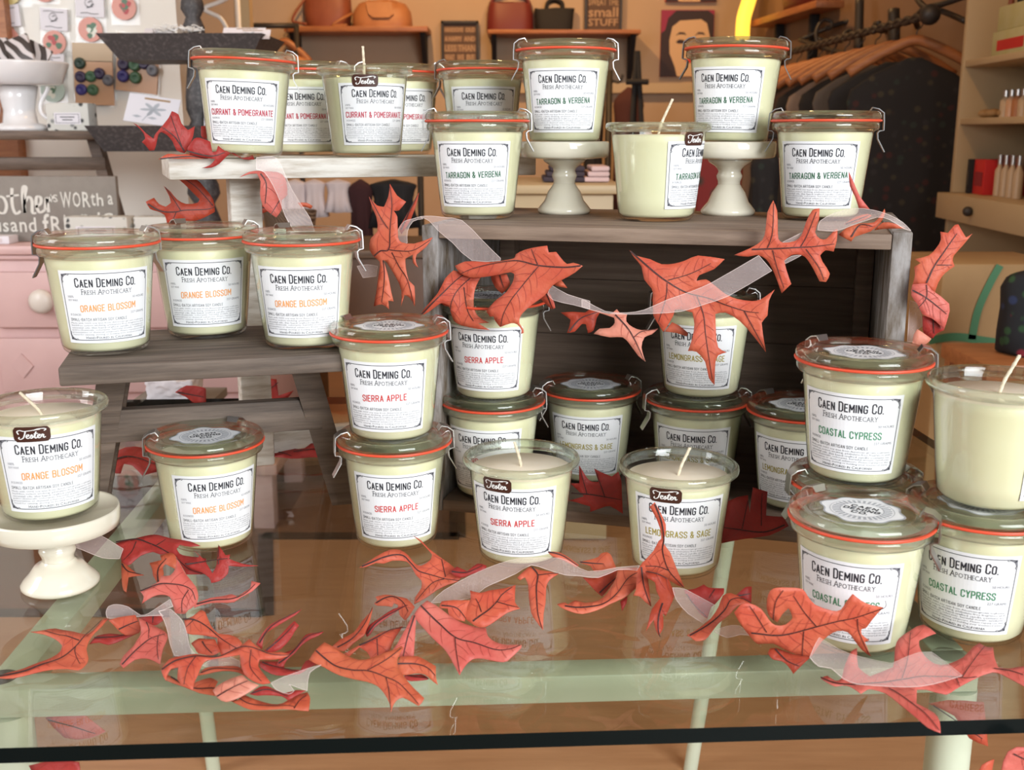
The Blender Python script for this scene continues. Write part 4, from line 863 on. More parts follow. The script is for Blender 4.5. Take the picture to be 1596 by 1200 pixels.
R('M', [(210,430),(240,440),(370,510),(520,520),(640,500),(800,430),(960,375),(1110,310),(1430,125),(1520,230),(1220,405),(1060,460),(900,510),(700,525),(480,530),(330,515),(210,480)], ('C',.034,.05,-.1))
R('N', [(410,780),(470,742),(545,735),(500,760),(420,800)], ('C',.018,0,0)); R('N', [(390,640),(550,560),(545,580),(500,625)], ('C',.016,0,0))
R('N', [(670,540),(690,470),(800,410),(960,372),(1100,385),(1220,420),(1330,480),(1395,545),(1340,530),(1230,460),(1130,440),(900,520),(800,550)], ('C',.022,0,0))
R('O', [(390,740),(440,760),(480,850),(485,940),(450,965),(410,1060),(370,1060)], ('C',-.004,0,0))
R('Q', [(790,820),(860,810),(930,820),(920,890),(830,900)], ('C',-.01,0,0))
# ---- garland on the white shelf
gw = thing('oak_leaf_garland', wA+WN*.015, 'oak leaf garland wound around the left end of the white shelf', 'garland')
L = lambda *a, **k: leaf(gw, *a, **k)
L('I', [(755,310),(830,305),(850,440),(790,440),(755,410)], [], ('W',-.04), 2)
L('I', [(50,278),(110,310),(180,380),(260,440),(280,390),(350,310),(390,260),(420,220),(450,155),(520,190),(550,280),(620,350),(688,312),(670,420),(620,540),(580,590),(500,560),(460,470),(400,400),(340,370),(310,400),(290,500),(270,560),(220,565),(180,510),(140,475),(175,440),(160,390),(110,330)], [[(580,570),(480,420),(350,320)],[(560,540),(440,200)]], ('W',-.015,0,0), 2)
L('I', [(310,655),(410,595),(520,605),(640,600),(760,640),(840,650),(600,650),(420,645)], [[(330,650),(600,625),(820,648)]], ('W',.010), 0)
L('I', [(610,540),(680,440),(740,430),(850,470),(870,580),(910,570),(930,510),(1000,565),(1080,575),(1180,640),(1290,610),(1310,655),(1200,655),(1060,590),(1000,640),(940,700),(860,740),(760,745),(850,710),(900,650),(800,640),(640,600)], [[(620,570),(850,620),(1000,580)]], ('W',.012,0,0), 2, amp=.002)
L('J', [(40,310),(115,275),(160,330),(220,355),(265,320),(250,260),(200,170),(260,220),(320,290),(400,330),(500,320),(520,290),(470,240),(380,150),(325,105),(480,105),(560,180),(640,290),(655,400),(560,450),(480,480),(380,480),(340,475),(265,530),(230,500),(210,430),(140,395),(80,375)], [[(60,330),(180,395),(310,400),(380,385),(590,375),(655,350)],[(350,385),(290,290),(215,180)],[(310,405),(265,520)],[(640,345),(500,190),(390,110)]], ('W',-.085,0,0), 5)
L('J', [(955,315),(1100,345),(1190,370),(1110,400),(1030,425),(955,380)], [[(960,350),(1150,370)]], ('W',-.06), 5)
L('J', [(1390,320),(1470,320),(1525,350),(1510,375),(1450,355),(1420,365),(1440,380)], [], ('W',.0), 3)
L('J', [(870,95),(960,45),(1040,35),(1100,40),(1200,45),(1260,70),(1290,130),(1300,250),(1250,300),(1250,380),(1200,450),(1130,400),(1080,340),(1055,240),(1060,130),(1030,60),(960,65)], [[(1060,60),(1110,150),(1100,330)],[(1230,300),(1150,430)]], ('W',.016,0,0), 1)
R = lambda c, o, m, **k: ribbon(gw, c, o, m, **k)
R('Q', [(85,70),(160,62),(230,75),(270,160),(330,290),(400,400),(460,490),(490,580),(350,580),(290,480),(250,370),(200,260),(140,170),(85,150)], ('W',.022,0,0))
# ---- loose leaves
def loose(crop, out, veins, mode, col, label):
    o = leaf(None, crop, out, veins, mode, col, name='oak_leaf'); tag(o, label, 'leaf', 'loose red oak leaves')
loose('R', [(955,810),(1010,810),(1005,700),(1060,780),(1090,800),(1130,800),(1100,720),(1160,750),(1210,770),(1250,740),(1270,800),(1280,1000),(1200,950),(1150,960),(1080,985),(1080,950),(1000,930),(940,920),(1040,890)], [[(960,870),(1100,880),(1270,910)],[(1060,880),(1015,720)],[(1170,890),(1115,740)]], ('C',.026,0,-.1), 2, 'crimson oak leaf standing on the crate floor between the two open testers')
loose('U', [(670,1060),(690,1060),(740,920),(860,885),(870,1000),(890,840),(985,860),(975,1010),(1080,1020),(1110,1080),(990,1140),(830,1160),(670,1190)], [[(1085,1075),(950,1120),(780,1100),(680,1080)],[(820,1100),(860,920)],[(940,1080),(950,870)]], T(.012,55), 2, 'crimson oak leaf standing on the glass right of the olive-lettered open tester')
loose('P', [(475,160),(540,120),(640,130),(660,140),(660,225),(600,230),(540,190)], [[(490,160),(650,190)]], ('Z',1.55), 2, 'dark red oak leaf left of the post under the grey step')
loose('P', [(870,90),(960,75),(1090,80),(1100,180),(1190,150),(1130,220),(1060,230),(940,240),(870,230)], [[(880,180),(1010,160),(1100,100)]], ('Z',1.50), 2, 'dark red oak leaf right of the post under the grey step')
loose('P', [(70,560),(180,510),(290,495),(370,530),(385,640),(280,670),(220,610),(170,600),(150,660),(70,655)], [[(75,600),(220,560),(380,600)]], T(.002,20), 2, 'crimson oak leaf on the glass behind the left front pedestal')
loose('P', [(1050,440),(1140,435),(1190,500),(1260,510),(1310,460),(1430,500),(1390,530),(1430,590),(1340,560),(1230,570),(1130,570),(1040,540)], [[(1050,500),(1180,560)],[(1190,530),(1420,510)]], T(.002,20), 2, 'crimson oak leaf on the glass behind the front red-lettered stack')
# ---- leaves wound round the front legs below the glass
gl = thing('oak_leaf_garland', W(1540,1170,.66), 'oak leaf garland hanging beside the right front table leg below the glass', 'garland')
leaf(gl, None, [(1448,1098),(1480,1094),(1535,1096),(1540,1163),(1510,1150),(1490,1118)], [[(1455,1100),(1530,1150)]], ('Z',.76), 0)
leaf(gl, None, [(1572,1172),(1600,1165),(1640,1200),(1600,1212),(1560,1205)], [[(1580,1175),(1630,1200)]], ('Z',.70), 1)
leaf(gl, None, [(1528,1190),(1548,1182),(1542,1215),(1515,1222)], [], ('Z',.70), 0)
gl2 = thing('oak_leaf_garland', W(90,1170,.7), 'oak leaf garland beside the left front table leg below the glass', 'garland')
leaf(gl2, None, [(45,1193),(80,1186),(122,1189),(130,1230),(70,1235)], [[(50,1200),(120,1215)]], ('Z',.72), 2)
leaf(gl2, None, [(70,1120),(110,1100),(165,1140),(140,1150),(100,1150)], [[(75,1122),(150,1142)]], ('Z',.78), 1)
# ================================================================== ROOM
def S(o): o['kind'] = 'structure'; return o
S(box('floor', (0,2.6,-.02), (7.2,9.4,.04), M['floor']))
def fpoly(name, pts, m, dz=.0015):
    bm = bmesh.new(); P = [onz(x, y, 0) for x, y in pts]
    a = [bm.verts.new((p.x, p.y, dz)) for p in P]; b = [bm.verts.new((p.x, p.y, 0)) for p in P]
    bm.faces.new(a)
    for i in range(len(a)): j = (i+1)%len(a); bm.faces.new((a[i], b[i], b[j], a[j]))
    return S(fin(name, bm, m))
def fline(name, a, b, wd):
    A, B = onz(*a, 0), onz(*b, 0); d = (B-A).normalized(); n = Vector((-d.y, d.x, 0))*wd/2
    bm = bmesh.new(); v = [bm.verts.new(p+Vector((0,0,.003))) for p in (A+n, B+n, B-n, A-n)]; u = [bm.verts.new(p) for p in (A+n, B+n, B-n, A-n)]
    bm.faces.new(v)
    for i in range(4): bm.faces.new((v[i], u[i], u[(i+1)%4], v[(i+1)%4]))
    return S(fin(name, bm, m := M['inlay']))
fpoly('floor_inset', [(-300,956),(411,956),(413,836),(712,836),(712,700),(690,560),(-300,560)], M['floord'])
fline('trim_1', (-300,956), (411,956), .035); fline('trim_2', (413,960), (414,832), .035); fline('trim_3', (410,836), (716,836), .042); fline('trim_4', (713,838), (711,700), .04)
BY = 5.9
def xw(px, Y): return (px-798)/FPX*(Y/math.cos(TH))      # rough: x of a pixel column at distance Y near eye level
S(box('wall_back', (-.4, BY+.05, 1.35), (7.0,.1,2.7), M['backwall']))
LY = 3.15
S(box('wall_left', ((W(-200,150,LY).x+W(300,150,LY).x)/2, LY+.05, 1.35), (W(300,150,LY).x-W(-200,150,LY).x,.1,2.7), M['leftwall']))
S(box('wall_side', (-2.6, 1.5, 1.35), (.1,8.6,2.7), M['leftwall']))
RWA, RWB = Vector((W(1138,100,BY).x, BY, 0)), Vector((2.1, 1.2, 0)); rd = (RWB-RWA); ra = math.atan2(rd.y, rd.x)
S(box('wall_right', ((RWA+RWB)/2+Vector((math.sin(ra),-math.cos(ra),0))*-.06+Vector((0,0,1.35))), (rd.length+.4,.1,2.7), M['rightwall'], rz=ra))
S(box('ceiling', (-.2,3.4,2.75), (6.4,6.4,.1), M['ceil']))
S(box('trim_5', (W(1070,140,BY).x, BY-.02, W(1000,140,BY).z), (2.2,.045,.05), M['cream']))
S(box('trim_6', (W(400,60,4.2).x, 4.2, 1.35), (.055,.055,2.7), M['cream']))
S(box('trim_7', (W(30,60,LY-.03).x, LY-.02, 1.4), (.075,.06,2.6), M['orangewood']))
# ------------------------------------------------------------------ pink dresser (left)
DZ = 2.52; dt = W(200,382,DZ).z; dy = W(200,382,DZ).y
dx1 = W(407,450,DZ).x; dx0 = dx1-1.30
dr = thing('dresser', ((dx0+dx1)/2, dy, 0), 'pale pink painted dresser with cream knobs behind the candle display', 'dresser')
dl = dr.location; dw = dx1-dx0
def part(name, x0, x1, y0, y1, z0, z1, m, par, bev=.003): return box(name, ((x0+x1)/2,(y0+y1)/2,(z0+z1)/2), (x1-x0,y1-y0,z1-z0), m, par, bev=bev)
zb = .17
part('body', -dw/2, dw/2, .012, .44, zb, dt-.035, M['pink'], dr)
part('top_board', -dw/2-.02, dw/2+.02, -.012, .45, dt-.022, dt, M['pink'], dr, .006); part('top_moulding', -dw/2-.008, dw/2+.008, 0, .44, dt-.0345, dt-.0225, M['pink'], dr, .004)
part('base_rail', -dw/2-.01, dw/2+.01, 0, .44, zb-.03, zb-.0005, M['pink'], dr, .004)
hgt = (dt-.06-zb)/3
kx = W(68,478,DZ).x-dl.x
for r in range(3):
    for c in range(2):
        x0 = -dw/2+.03+c*(dw/2-.01); x1 = x0+dw/2-.05; z1 = dt-.062-r*hgt; z0 = z1-hgt+.025
        d = part('drawer', x0, x1, -.006, .0115, z0, z1, M['pink'], dr, .004)
        if r == 1: # diamond keyhole plate
            kp = W(18,561,DZ).x-dl.x if c == 0 else (x0+x1)/2; bm = bmesh.new(); prism(bm, [(-.026,0),(0,-.03),(.026,0),(0,.03)], lambda u, v, s: Vector((kp+u, -.0062-s, (z0+z1)/2+v)), .003); fin('keyhole_plate', bm, M['pink'], d)
        for q, kxx in enumerate((x0+.12, x1-.12) if r == 0 else ()):
            bm = bmesh.new(); lathe(bm, [(0,.034),(.018,.032),(.028,.024),(.0285,.016),(.02,.009),(.011,.006),(.011,0),(0,0)], 24)
            bmesh.ops.transform(bm, matrix=Matrix.Translation((kxx,-.0065,(z0+z1)/2)) @ Matrix.Rotation(PI/2, 4, 'X'), verts=bm.verts)
            fin('knob', bm, M['knob'], d, 'all')
for x in (-dw/2+.04, dw/2-.03):
    for y in (.035,.40):
        part('leg', x-.026, x+.026, y-.026, y+.026, 0, zb-.031, M['pink'], dr, .004)
# sign on the dresser
def bstand(name, px0, px1, py0, py1, Z, depth, m, label, cat, group=None, rz=0, bev=.002, rest=None):
    """a box seen face-on between two pixel columns and rows at depth Z; rest = height it stands on"""
    a, b = W(px0, py1, Z), W(px1, py0, Z); z0 = rest if rest is not None else a.z
    t = thing(name, ((a.x+b.x)/2, a.y, z0), label, cat, group, rz)
    return t, b.x-a.x, (b.z-z0)
sg, sw_, sh_ = bstand('wooden_sign', -170, 188, 274, 383, 2.60, .02, None, 'grey wooden sign with hand-painted pale lettering standing on the dresser', 'sign', rest=dt)
box('board', (0,.009,sh_/2+.0005), (sw_,.018,sh_), M['signgrey'], sg, bev=.002)
bm = bmesh.new()
def sgf(x, y):  # sign pixels -> its face
    p = W(x, y, 2.60); return Vector((p.x-sg.location.x, -.0012, p.z-sg.location.z))
def cur(pts, wd): stroke2d(bm, pts, wd, sgf, 0, 6, False)
def scr(pts, wd): stroke2d(bm, pts, wd, sgf, 0, 6, True)
# "A mother is worth a thousand friends"
for s in ([(-150,330),(-138,290),(-126,330)], [(-145,316),(-131,316)]): scr(s, 4)
for s in ([(-110,330),(-104,306),(-102,330)],[(-102,314),(-92,304),(-88,330)],[(-88,314),(-78,304),(-74,326),(-68,330)]): scr(s, 7)
for s in ([(-52,306),(-62,312),(-60,328),(-48,330),(-42,318),(-52,306)],): scr(s, 6)
for s in ([(-30,290),(-34,318),(-28,330),(-20,326)],[(-40,304),(-22,302)]): scr(s, 6)
# ...visible run:  o t h e r
for s in ([(8,305),(0,312),(2,328),(12,331),(17,320),(14,308),(8,305)], [(28,292),(26,318),(30,332),(38,328)], [(18,305),(38,303)],
          [(44,331),(46,308),(50,292),(46,290),(43,304),(44,331)], [(44,318),(52,306),(57,312),(56,330),(62,331)],
          [(62,322),(70,316),(71,307),(65,306),(63,318),(67,330),(76,326)], [(76,326),(80,307),(81,330)], [(81,314),(87,306),(90,309)]): scr(s, 5)
def cap(s, x0, x1, y0, y1, b=.012): put_text(bm, s, x0, x1, y1, y0, sgf, 0, b)
cap('I',86,87.6,302,314); cap('S',90,97,302,314)
for s, x0, x1, y0, y1 in (('W',101,118,298,323),('O',120,132,298,322),('R',135,147,298,322),('t',148,155,300,320),('h',157,167,300,320),('a',174,182,303,318)): cap(s, x0, x1, y0, y1)
for s, x0, x1, y0, y1 in (('t',-60,-52,338,360),('h',-46,-34,336,360),('o',-26,-12,344,361),('u',-6,5,346,361),('s',8,17,346,361),('a',20,31,345,361),('n',34,45,345,361),('d',48,60,338,361),('f',70,81,332,365),('R',83,100,336,363),('I',104,106,334,352),('e',112,126,335,352),('n',131,143,333,350),('d',147,160,330,350),('S',166,181,331,350)): cap(s, x0, x1, y0, y1)
fin('lettering', bm, M['signtext'], sg, recalc=False)
def soapbox(px0, px1, py0, py1, Z, rest, label, rz=0):
    t, w_, h_ = bstand('soap_box', px0, px1, py0, py1, Z, .05, None, label, 'soap', 'wrapped soap boxes', rz, rest=rest)
    box('carton', (0,.03,h_/2+.0004), (w_,.06,h_), M['soap'], t, bev=.003)
    bm = bmesh.new(); bx(bm, (0,-.0008,h_*.45), (w_*.62,.0012,h_*.42)); fin('front_panel', bm, M['card'], t)
    bm = bmesh.new()
    for q in ((-.27,.27,.60,.605),(-.27,.27,.29,.295)): bx(bm, (0,-.0016,h_*(q[2]+q[3])/2), (w_*.54,.0004,h_*.015))
    for sx in (-.27,.27): bx(bm, (w_*sx,-.0016,h_*.447), (w_*.01,.0004,h_*.32))
    for k in range(2): bx(bm, (0,-.0016,h_*(.50-.1*k)), (w_*(.34-.1*k),.0004,h_*.035))
    fin('print', bm, M['ink'], t)
soapbox(101,200,338,372,2.535,dt,'flat patterned soap box standing in front of the grey sign')
soapbox(209,292,338,366,2.545,dt,'flat patterned soap box right of the sign, under the leaf')
t, w_, h_ = bstand('small_carton', -40, 15, 368, 384, 2.54, .05, None, 'small white carton at the left edge of the dresser top', 'carton', rest=dt); box('carton_body', (0,.025,h_/2+.0004), (w_,.05,h_), M['card'], t, bev=.002); box('carton_label', (0,-.0008,h_*.5), (w_*.6,.001,h_*.5), M['whitec'], t)
# brown riser shelf on the dresser, with a white footed bowl
RZ = 2.74; rs = W(80,206,RZ)
ris = thing('riser_shelf', (rs.x-.12, rs.y, dt), 'dark wooden riser shelf standing behind the grey sign', 'shelf')
rx1 = W(150,206,RZ).x-ris.location.x; rtop = W(80,204,RZ).z-dt
part('top_board', -.42, rx1, 0, .17, rtop-.022, rtop, M['darkwood'], ris)
part('stretcher', -.40, rx1-.005, .06, .08, W(80,267,RZ).z-dt, W(80,246,RZ).z-dt, M['darkwood'], ris)
for s, x in ((1, rx1-.035),(-1,-.385)):
    bm = bmesh.new(); v = []
    for xx, z in ((x, rtop-.0225), (x+.05*s, 0.0)): v.append([bm.verts.new((xx+a*.014, .07+b*.02+ .012, z)) for a, b in ((-1,-1),(1,-1),(1,1),(-1,1))])
    bm.faces.new(v[0]); bm.faces.new(v[1][::-1])
    for k in range(4): bm.faces.new((v[0][k], v[1][k], v[1][(k+1)%4], v[0][(k+1)%4]))
    fin('leg', bm, M['darkwood'], ris)
rzt = dt+rtop
bp = W(33,200,2.80); pxm = 2.80/FPX
fb = thing('footed_bowl', (bp.x, bp.y, rzt), 'white footed ceramic bowl full of striped packets on the riser shelf', 'bowl')
bm = bmesh.new(); R_ = 76*pxm; zt_ = 103*pxm
lathe(bm, [(0,zt_-.05),(R_*.55,zt_-.052),(R_*.84,zt_-.047),(R_*.98,zt_-.004),(R_,zt_),(R_*1.02,zt_-.001),(R_*1.02,zt_-.006),(R_*.87,zt_-.052),(R_*.80,zt_-.056),(0,zt_-.058)], 40); fin('bowl', bm, M['ceramicw'], fb, 'all')
bm = bmesh.new(); lathe(bm, [(0,.0005),(R_*.52,.0005),(R_*.54,.008),(R_*.46,.016),(R_*.34,.020),(R_*.30,.05),(R_*.34,.078),(R_*.40,zt_-.0585),(0,zt_-.0585)], 40); fin('foot', bm, M['ceramicw'], fb, 'all')
for s in (-1, 1):
    bm = bmesh.new(); tube(bm, smoothline([(s*R_*.62,0,zt_-.060),(s*R_*.60,0,zt_-.070),(s*R_*.46,0,.07),(s*R_*.46,0,.045),(s*R_*.62,0,.025),(s*R_*.56,0,.010)], 5), .006, 8); fin('bracket', bm, M['ceramicw'], fb, 'all')
for i, (dx, dz, a, b) in enumerate([(-.075,.0,.25,.2),(-.035,.012,-.1,.35),(.0,.005,.3,.15),(.035,.015,-.35,.3),(.06,.0,.5,.25),(-.055,.02,.1,.5)]):
    rot = Matrix.Rotation(a, 4, 'Y') @ Matrix.Rotation(-b, 4, 'X')
    o = box('striped_packet', (0,0,0), (.062,.012,.075), M['zebra'], None, bev=.003)
    o.location = (bp.x+dx, bp.y+.03*((i % 3)-1)*.8-.02, rzt+zt_+dz+.008); o.rotation_euler = (-b, a, 0)
    tag(o, 'brown and white striped packet standing in the white footed bowl', 'packet', 'striped packets in the footed bowl')
soapbox(74,140,161,204,2.75,rzt,'black and white patterned soap box on the riser beside the footed bowl')
# tiered tray
TZ = 2.66; tp = W(300,300,TZ); k = TZ/FPX
tt = thing('tiered_tray', (tp.x, tp.y+.10, dt), 'dark grey two-tier wooden tray with a turned post on the dresser', 'tray')
def zpx(py): return W(300,py,TZ).z-dt
def tier(name, x0t, x1t, yt, x0b, x1b, yb):
    bm = bmesh.new(); X = lambda px: (W(px,yt,TZ).x-tp.x)
    zt2, zb2 = zpx(yt), zpx(yb)
    o_ = []
    for ins in (0, .012):
        o_.append([bm.verts.new(v) for v in ((X(x0t)+ins,-.13+ins,zt2),(X(x1t)-ins,-.13+ins,zt2),(X(x1t)-ins,.13-ins,zt2),(X(x0t)+ins,.13-ins,zt2))])
    b0 = [bm.verts.new(v) for v in ((X(x0b),-.09,zb2),(X(x1b),-.09,zb2),(X(x1b),.09,zb2),(X(x0b),.09,zb2))]
    b1 = [bm.verts.new(v) for v in ((X(x0b)+.01,-.08,zb2+.012),(X(x1b)-.01,-.08,zb2+.012),(X(x1b)-.01,.08,zb2+.012),(X(x0b)+.01,.08,zb2+.012))]
    for i in range(4):
        j = (i+1)%4
        bm.faces.new((o_[0][i],o_[0][j],o_[1][j],o_[1][i])); bm.faces.new((o_[0][i],b0[i],b0[j],o_[0][j])); bm.faces.new((o_[1][i],o_[1][j],b1[j],b1[i]))
    bm.faces.new(b0); bm.faces.new(b1[::-1]); fin(name, bm, M['tray'], tt)
tier('upper_tier', 176, 425, 58, 200, 400, 96); tier('lower_tier', 147, 455, 196, 165, 435, 236)
bm = bmesh.new()
pr = [(0,zpx(-90)),(14,zpx(-80)),(17,zpx(-50)),(9,zpx(-20)),(17,zpx(4)),(18,zpx(14)),(11,zpx(27)),(17,zpx(42)),(17,zpx(92)),(13,zpx(98)),(15,zpx(115)),(19,zpx(150)),(19,zpx(170)),(13,zpx(188)),(17,zpx(196)),(17,zpx(236)),(14,zpx(240)),(13,zpx(262)),(24,zpx(290)),(26,zpx(305)),(16,zpx(322)),(30,.012),(32,.0005),(0,.0005)]
lathe(bm, [(r*k, z) for r, z in pr], 32); fin('turned_post', bm, M['tray'], tt, 'all')
bm = bmesh.new(); rr = random.Random(3)
for i in range(60):
    x, y = rr.uniform(-.06,.05), rr.uniform(-.10,-.02); z = zpx(64)+rr.uniform(0,.012)
    p = [Vector((x+rr.uniform(-.016,.016), y+rr.uniform(-.01,.01), z+rr.uniform(0,.012))) for _ in range(3)]
    tube(bm, smoothline(p, 3), .0013, 4)
bmesh.ops.translate(bm, verts=bm.verts, vec=Vector(tt.location)+Vector((-.02,0,.012))); cr = fin('crinkle_paper', bm, M['white']); tag(cr, 'white crinkle paper shreds in the upper tier of the tray', 'paper', kind='stuff')
def card(px0, px1, py0, py1, Z, lean, label, skew=0, group='printed flower cards', flower=True):
    a, b = W(px0, py1, Z), W(px1, py0, Z); w_, h_ = b.x-a.x, (b.z-a.z)/math.cos(lean)
    t = thing('flower_card', ((a.x+b.x)/2, a.y, a.z+.0006), label, 'card', group); t.rotation_euler = (-lean, skew, 0)
    box('card', (0,0,h_/2), (w_,.0014,h_), M['card'], t)
    bm = bmesh.new(); f = lambda x, y: Vector((x*w_, -.0013, y*h_))
    if flower:
        for q in range(6):
            a_ = q*PI/3+.2; cx_, cy_ = .02+.13*math.cos(a_), .52+.13*math.sin(a_); pl = []
            for e in range(10):
                u = e*2*PI/10; ex, ey = .13*math.cos(u), .045*math.sin(u); pl.append(bm.verts.new(f(cx_+ex*math.cos(a_)-ey*math.sin(a_), cy_+ex*math.sin(a_)+ey*math.cos(a_))))
            bm.faces.new(pl)
        stroke2d(bm, [(.0,.45),(-.08,.25),(-.14,.08)], .02, f, 0); 
        for sx in (-.2,.1): bm.faces.new([bm.verts.new(f(-.06+sx+x*.1, .22+y*.05)) for x, y in ((-1,0),(0,1),(1,0),(0,-1))])
        fin('flower_print', bm, M['greyink'], t, recalc=False)
        box('title_strip', (.06*w_,-.0012,h_*.88), (w_*.5,.0006,h_*.06), M['kraft'], t)
    return t
card(192,272,150,194,2.655,.5,'white flower-printed card leaning in the lower tier, left of the post', .14)
card(318,345,166,196,2.67,.4,'white flower-printed card right of the turned post in the lower tier')
card(222,268,44,57,2.68,.9,'white printed card lying in the upper tier left of the post')
for q, (c, d) in enumerate(((346,412),(356,420))): card(c,d,43+q*3,59+q*2,2.60-.02*q,.75,'white flower-printed card lying at the right end of the upper tier, %s' % ('upper one' if q == 0 else 'lower one'))
# packets pinned on the white wall
PY = LY-.012
def packet(px0, px1, py0, py1, label, kind, rot=0):
    a, b = W(px0, py1, PY), W(px1, py0, PY); w_, h_ = b.x-a.x, b.z-a.z
    t = thing('hanging_packet', ((a.x+b.x)/2, PY, (a.z+b.z)/2), label, 'packet', 'craft packets pinned on the white wall'); t.rotation_euler = (0, rot, 0)
    f = lambda x, y: Vector((x*w_, -.0045, y*h_))
    bm = bmesh.new(); bx(bm, (0,.004,0), (w_*1.04,.003,h_*1.02)); fin('clear_bag', bm, M['clear'], t)
    if kind[0] == 'disc':
        box('header_card', (0,0,h_*.26), (w_*.96,.004,h_*.46), M['card'], t)
        bm = bmesh.new()
        ci = [(.13*math.cos(q*PI/8)-.02, .31+.13*math.sin(q*PI/8)*w_/h_) for q in range(17)]; stroke2d(bm, ci, .012, f, 0, 1, False)
        for yy, l in ((.42,.36),(.10,.30)): stroke2d(bm, [(-l,yy),(-l*.3,yy+.012),(l*.3,yy-.008),(l,yy)], .02, f, 0)
        for sx, sy in ((0,.33),(.06,.24),(-.05,.22),(.1,.28)): bm.faces.new([bm.verts.new(f(sx+x*.07, sy+y*.02)) for x, y in ((-1,-1),(1,0),(.3,1))])
        fin('header_print', bm, M['ink'], t, recalc=False)
        bm = bmesh.new(); r0 = min(w_*.44, h_*.25); cz = -h_*.22
        vs = [bm.verts.new((r0*math.cos(q*PI/16), -.004, cz+r0*math.sin(q*PI/16))) for q in range(32)]; us = [bm.verts.new((v.co.x, 0, v.co.z)) for v in vs]
        bm.faces.new(vs)
        for q in range(32): bm.faces.new((vs[q], vs[(q+1)%32], us[(q+1)%32], us[q]))
        dsc = fin('disc', bm, M['pk_'+kind[1]], t)
        rr = random.Random(px0)
        bm = bmesh.new()
        for q in range(9):
            a_, rad = rr.uniform(0,6.28), r0*rr.uniform(0,.55); cx_, cz_ = rad*math.cos(a_), cz+rad*math.sin(a_); s = r0*rr.uniform(.16,.30)
            bm.faces.new([bm.verts.new((cx_+s*(1+.2*math.sin(3*u*PI/6))*math.cos(u*PI/6), -.0046-.0001*q, cz_+s*math.sin(u*PI/6))) for u in range(12)]).material_index = q % 2
        fin('flower_print', bm, [M[kind[2]], M['pk_green']], dsc, recalc=False)
    else:
        box('header_card', (0,0,h_*.35), (w_*.96,.004,h_*.28), M['pk_tan'], t); box('backing_card', (0,0,-h_*.14), (w_*.94,.004,h_*.68), M['pk_'+kind[1]], t)
        for q, (bx_, by_, c) in enumerate(((-.3,.05,'pk_dkgreen'),(-.3,-.16,'pk_navy'),(.16,-.10,'pk_navy'),(-.05,-.15,'pk_green'),(-.3,-.36,'pk_blue'),(-.02,-.36,'pk_green'),(.36,-.2,'pk_grey'))):
            bm = bmesh.new(); lathe(bm, [(0,.006),(.3,.006),(.62,.012),(1,.006),(1,0),(0,0)], 20)
            bmesh.ops.transform(bm, matrix=Matrix.Translation((bx_*w_,-.0022,by_*h_+.02)) @ Matrix.Rotation(PI/2, 4, 'X') @ Matrix.Diagonal((w_*.135,w_*.135,1,1)), verts=bm.verts); fin('button', bm, M[c], t, 'all')
for k_, c in (('pink',(.62,.26,.20)),('yellow',(.62,.50,.20)),('teal',(.42,.52,.46)),('tan',(.52,.38,.24)),('green',(.06,.14,.07)),('dkgreen',(.02,.045,.03)),('navy',(.045,.03,.075)),('blue',(.05,.04,.20)),('grey',(.16,.16,.18)),('red',(.42,.03,.03)),('whitef',(.66,.66,.56)),('peach',(.58,.34,.20))): M['pk_'+k_] = mat('packet_'+k_, c, .4)
packet(24,86,-60,20,'yellow glossy packet at the top left of the white wall',('disc','yellow','pk_peach'))
packet(22,70,17,86,'round white-flower disc packet left on the white wall',('disc','pink','pk_whitef'),-.05)
packet(88,128,-54,16,'round red-rose disc packet cut by the top edge of the view',('disc','pink','pk_red'))
packet(96,138,22,92,'round red-rose disc packet above the footed bowl edge',('disc','pink','pk_red'),.06)
packet(150,194,1,74,'round white-rose disc packet on the wall left of the tray',('disc','pink','pk_whitef'),.05)
packet(203,244,-42,46,'round red-rose disc packet above the tray',('disc','pink','pk_red'),.0)
packet(87,128,88,164,'pale green bird disc packet just right of the footed bowl',('disc','teal','pk_whitef'),.03)
packet(139,201,72,167,'packet of purple and green buttons left of the tray',('btn','peach'),.03)
packet(204,270,60,148,'packet of purple and green buttons under the tray edge',('btn','peach'),.12)
# ================================================================== BACK OF THE SHOP
YB = BY-.005
def wx(px, py, Z): return W(px, py, Z)
def plank(name, px0, px1, py0, py1, Z, depth, label, m='orangewood'):
    a, b = W(px0, py1, Z), W(px1, py0, Z)
    t = thing(name, ((a.x+b.x)/2, BY-.002, b.z), label, 'shelf', 'wall shelves at the back'); 
    box('shelf_board', (0,-depth/2,-(b.z-a.z)/2), (b.x-a.x,depth,b.z-a.z), M[m], t, bev=.003)
    for s in (-1, 1):
        bm = bmesh.new(); x = s*((b.x-a.x)/2-.03); h = b.z-a.z
        prism(bm, [(-.002,-h-.0005),(-depth*.85,-h-.0005),(-depth*.8,-h-.02),(-.03,-h-.20),(-.002,-h-.22)], lambda u, v, q: Vector((x-.012+q, u, v)), .024); fin('bracket', bm, M['black'], t)
    return t, b.z
SZ = 5.72
_, z1 = plank('wall_shelf', 462, 674, 50, 58, SZ, .24, 'orange wooden wall shelf holding the brown and tan bags')
_, z2 = plank('wall_shelf', 762, 988, 55, 61, SZ, .24, 'orange wooden wall shelf holding the maroon and black bags')
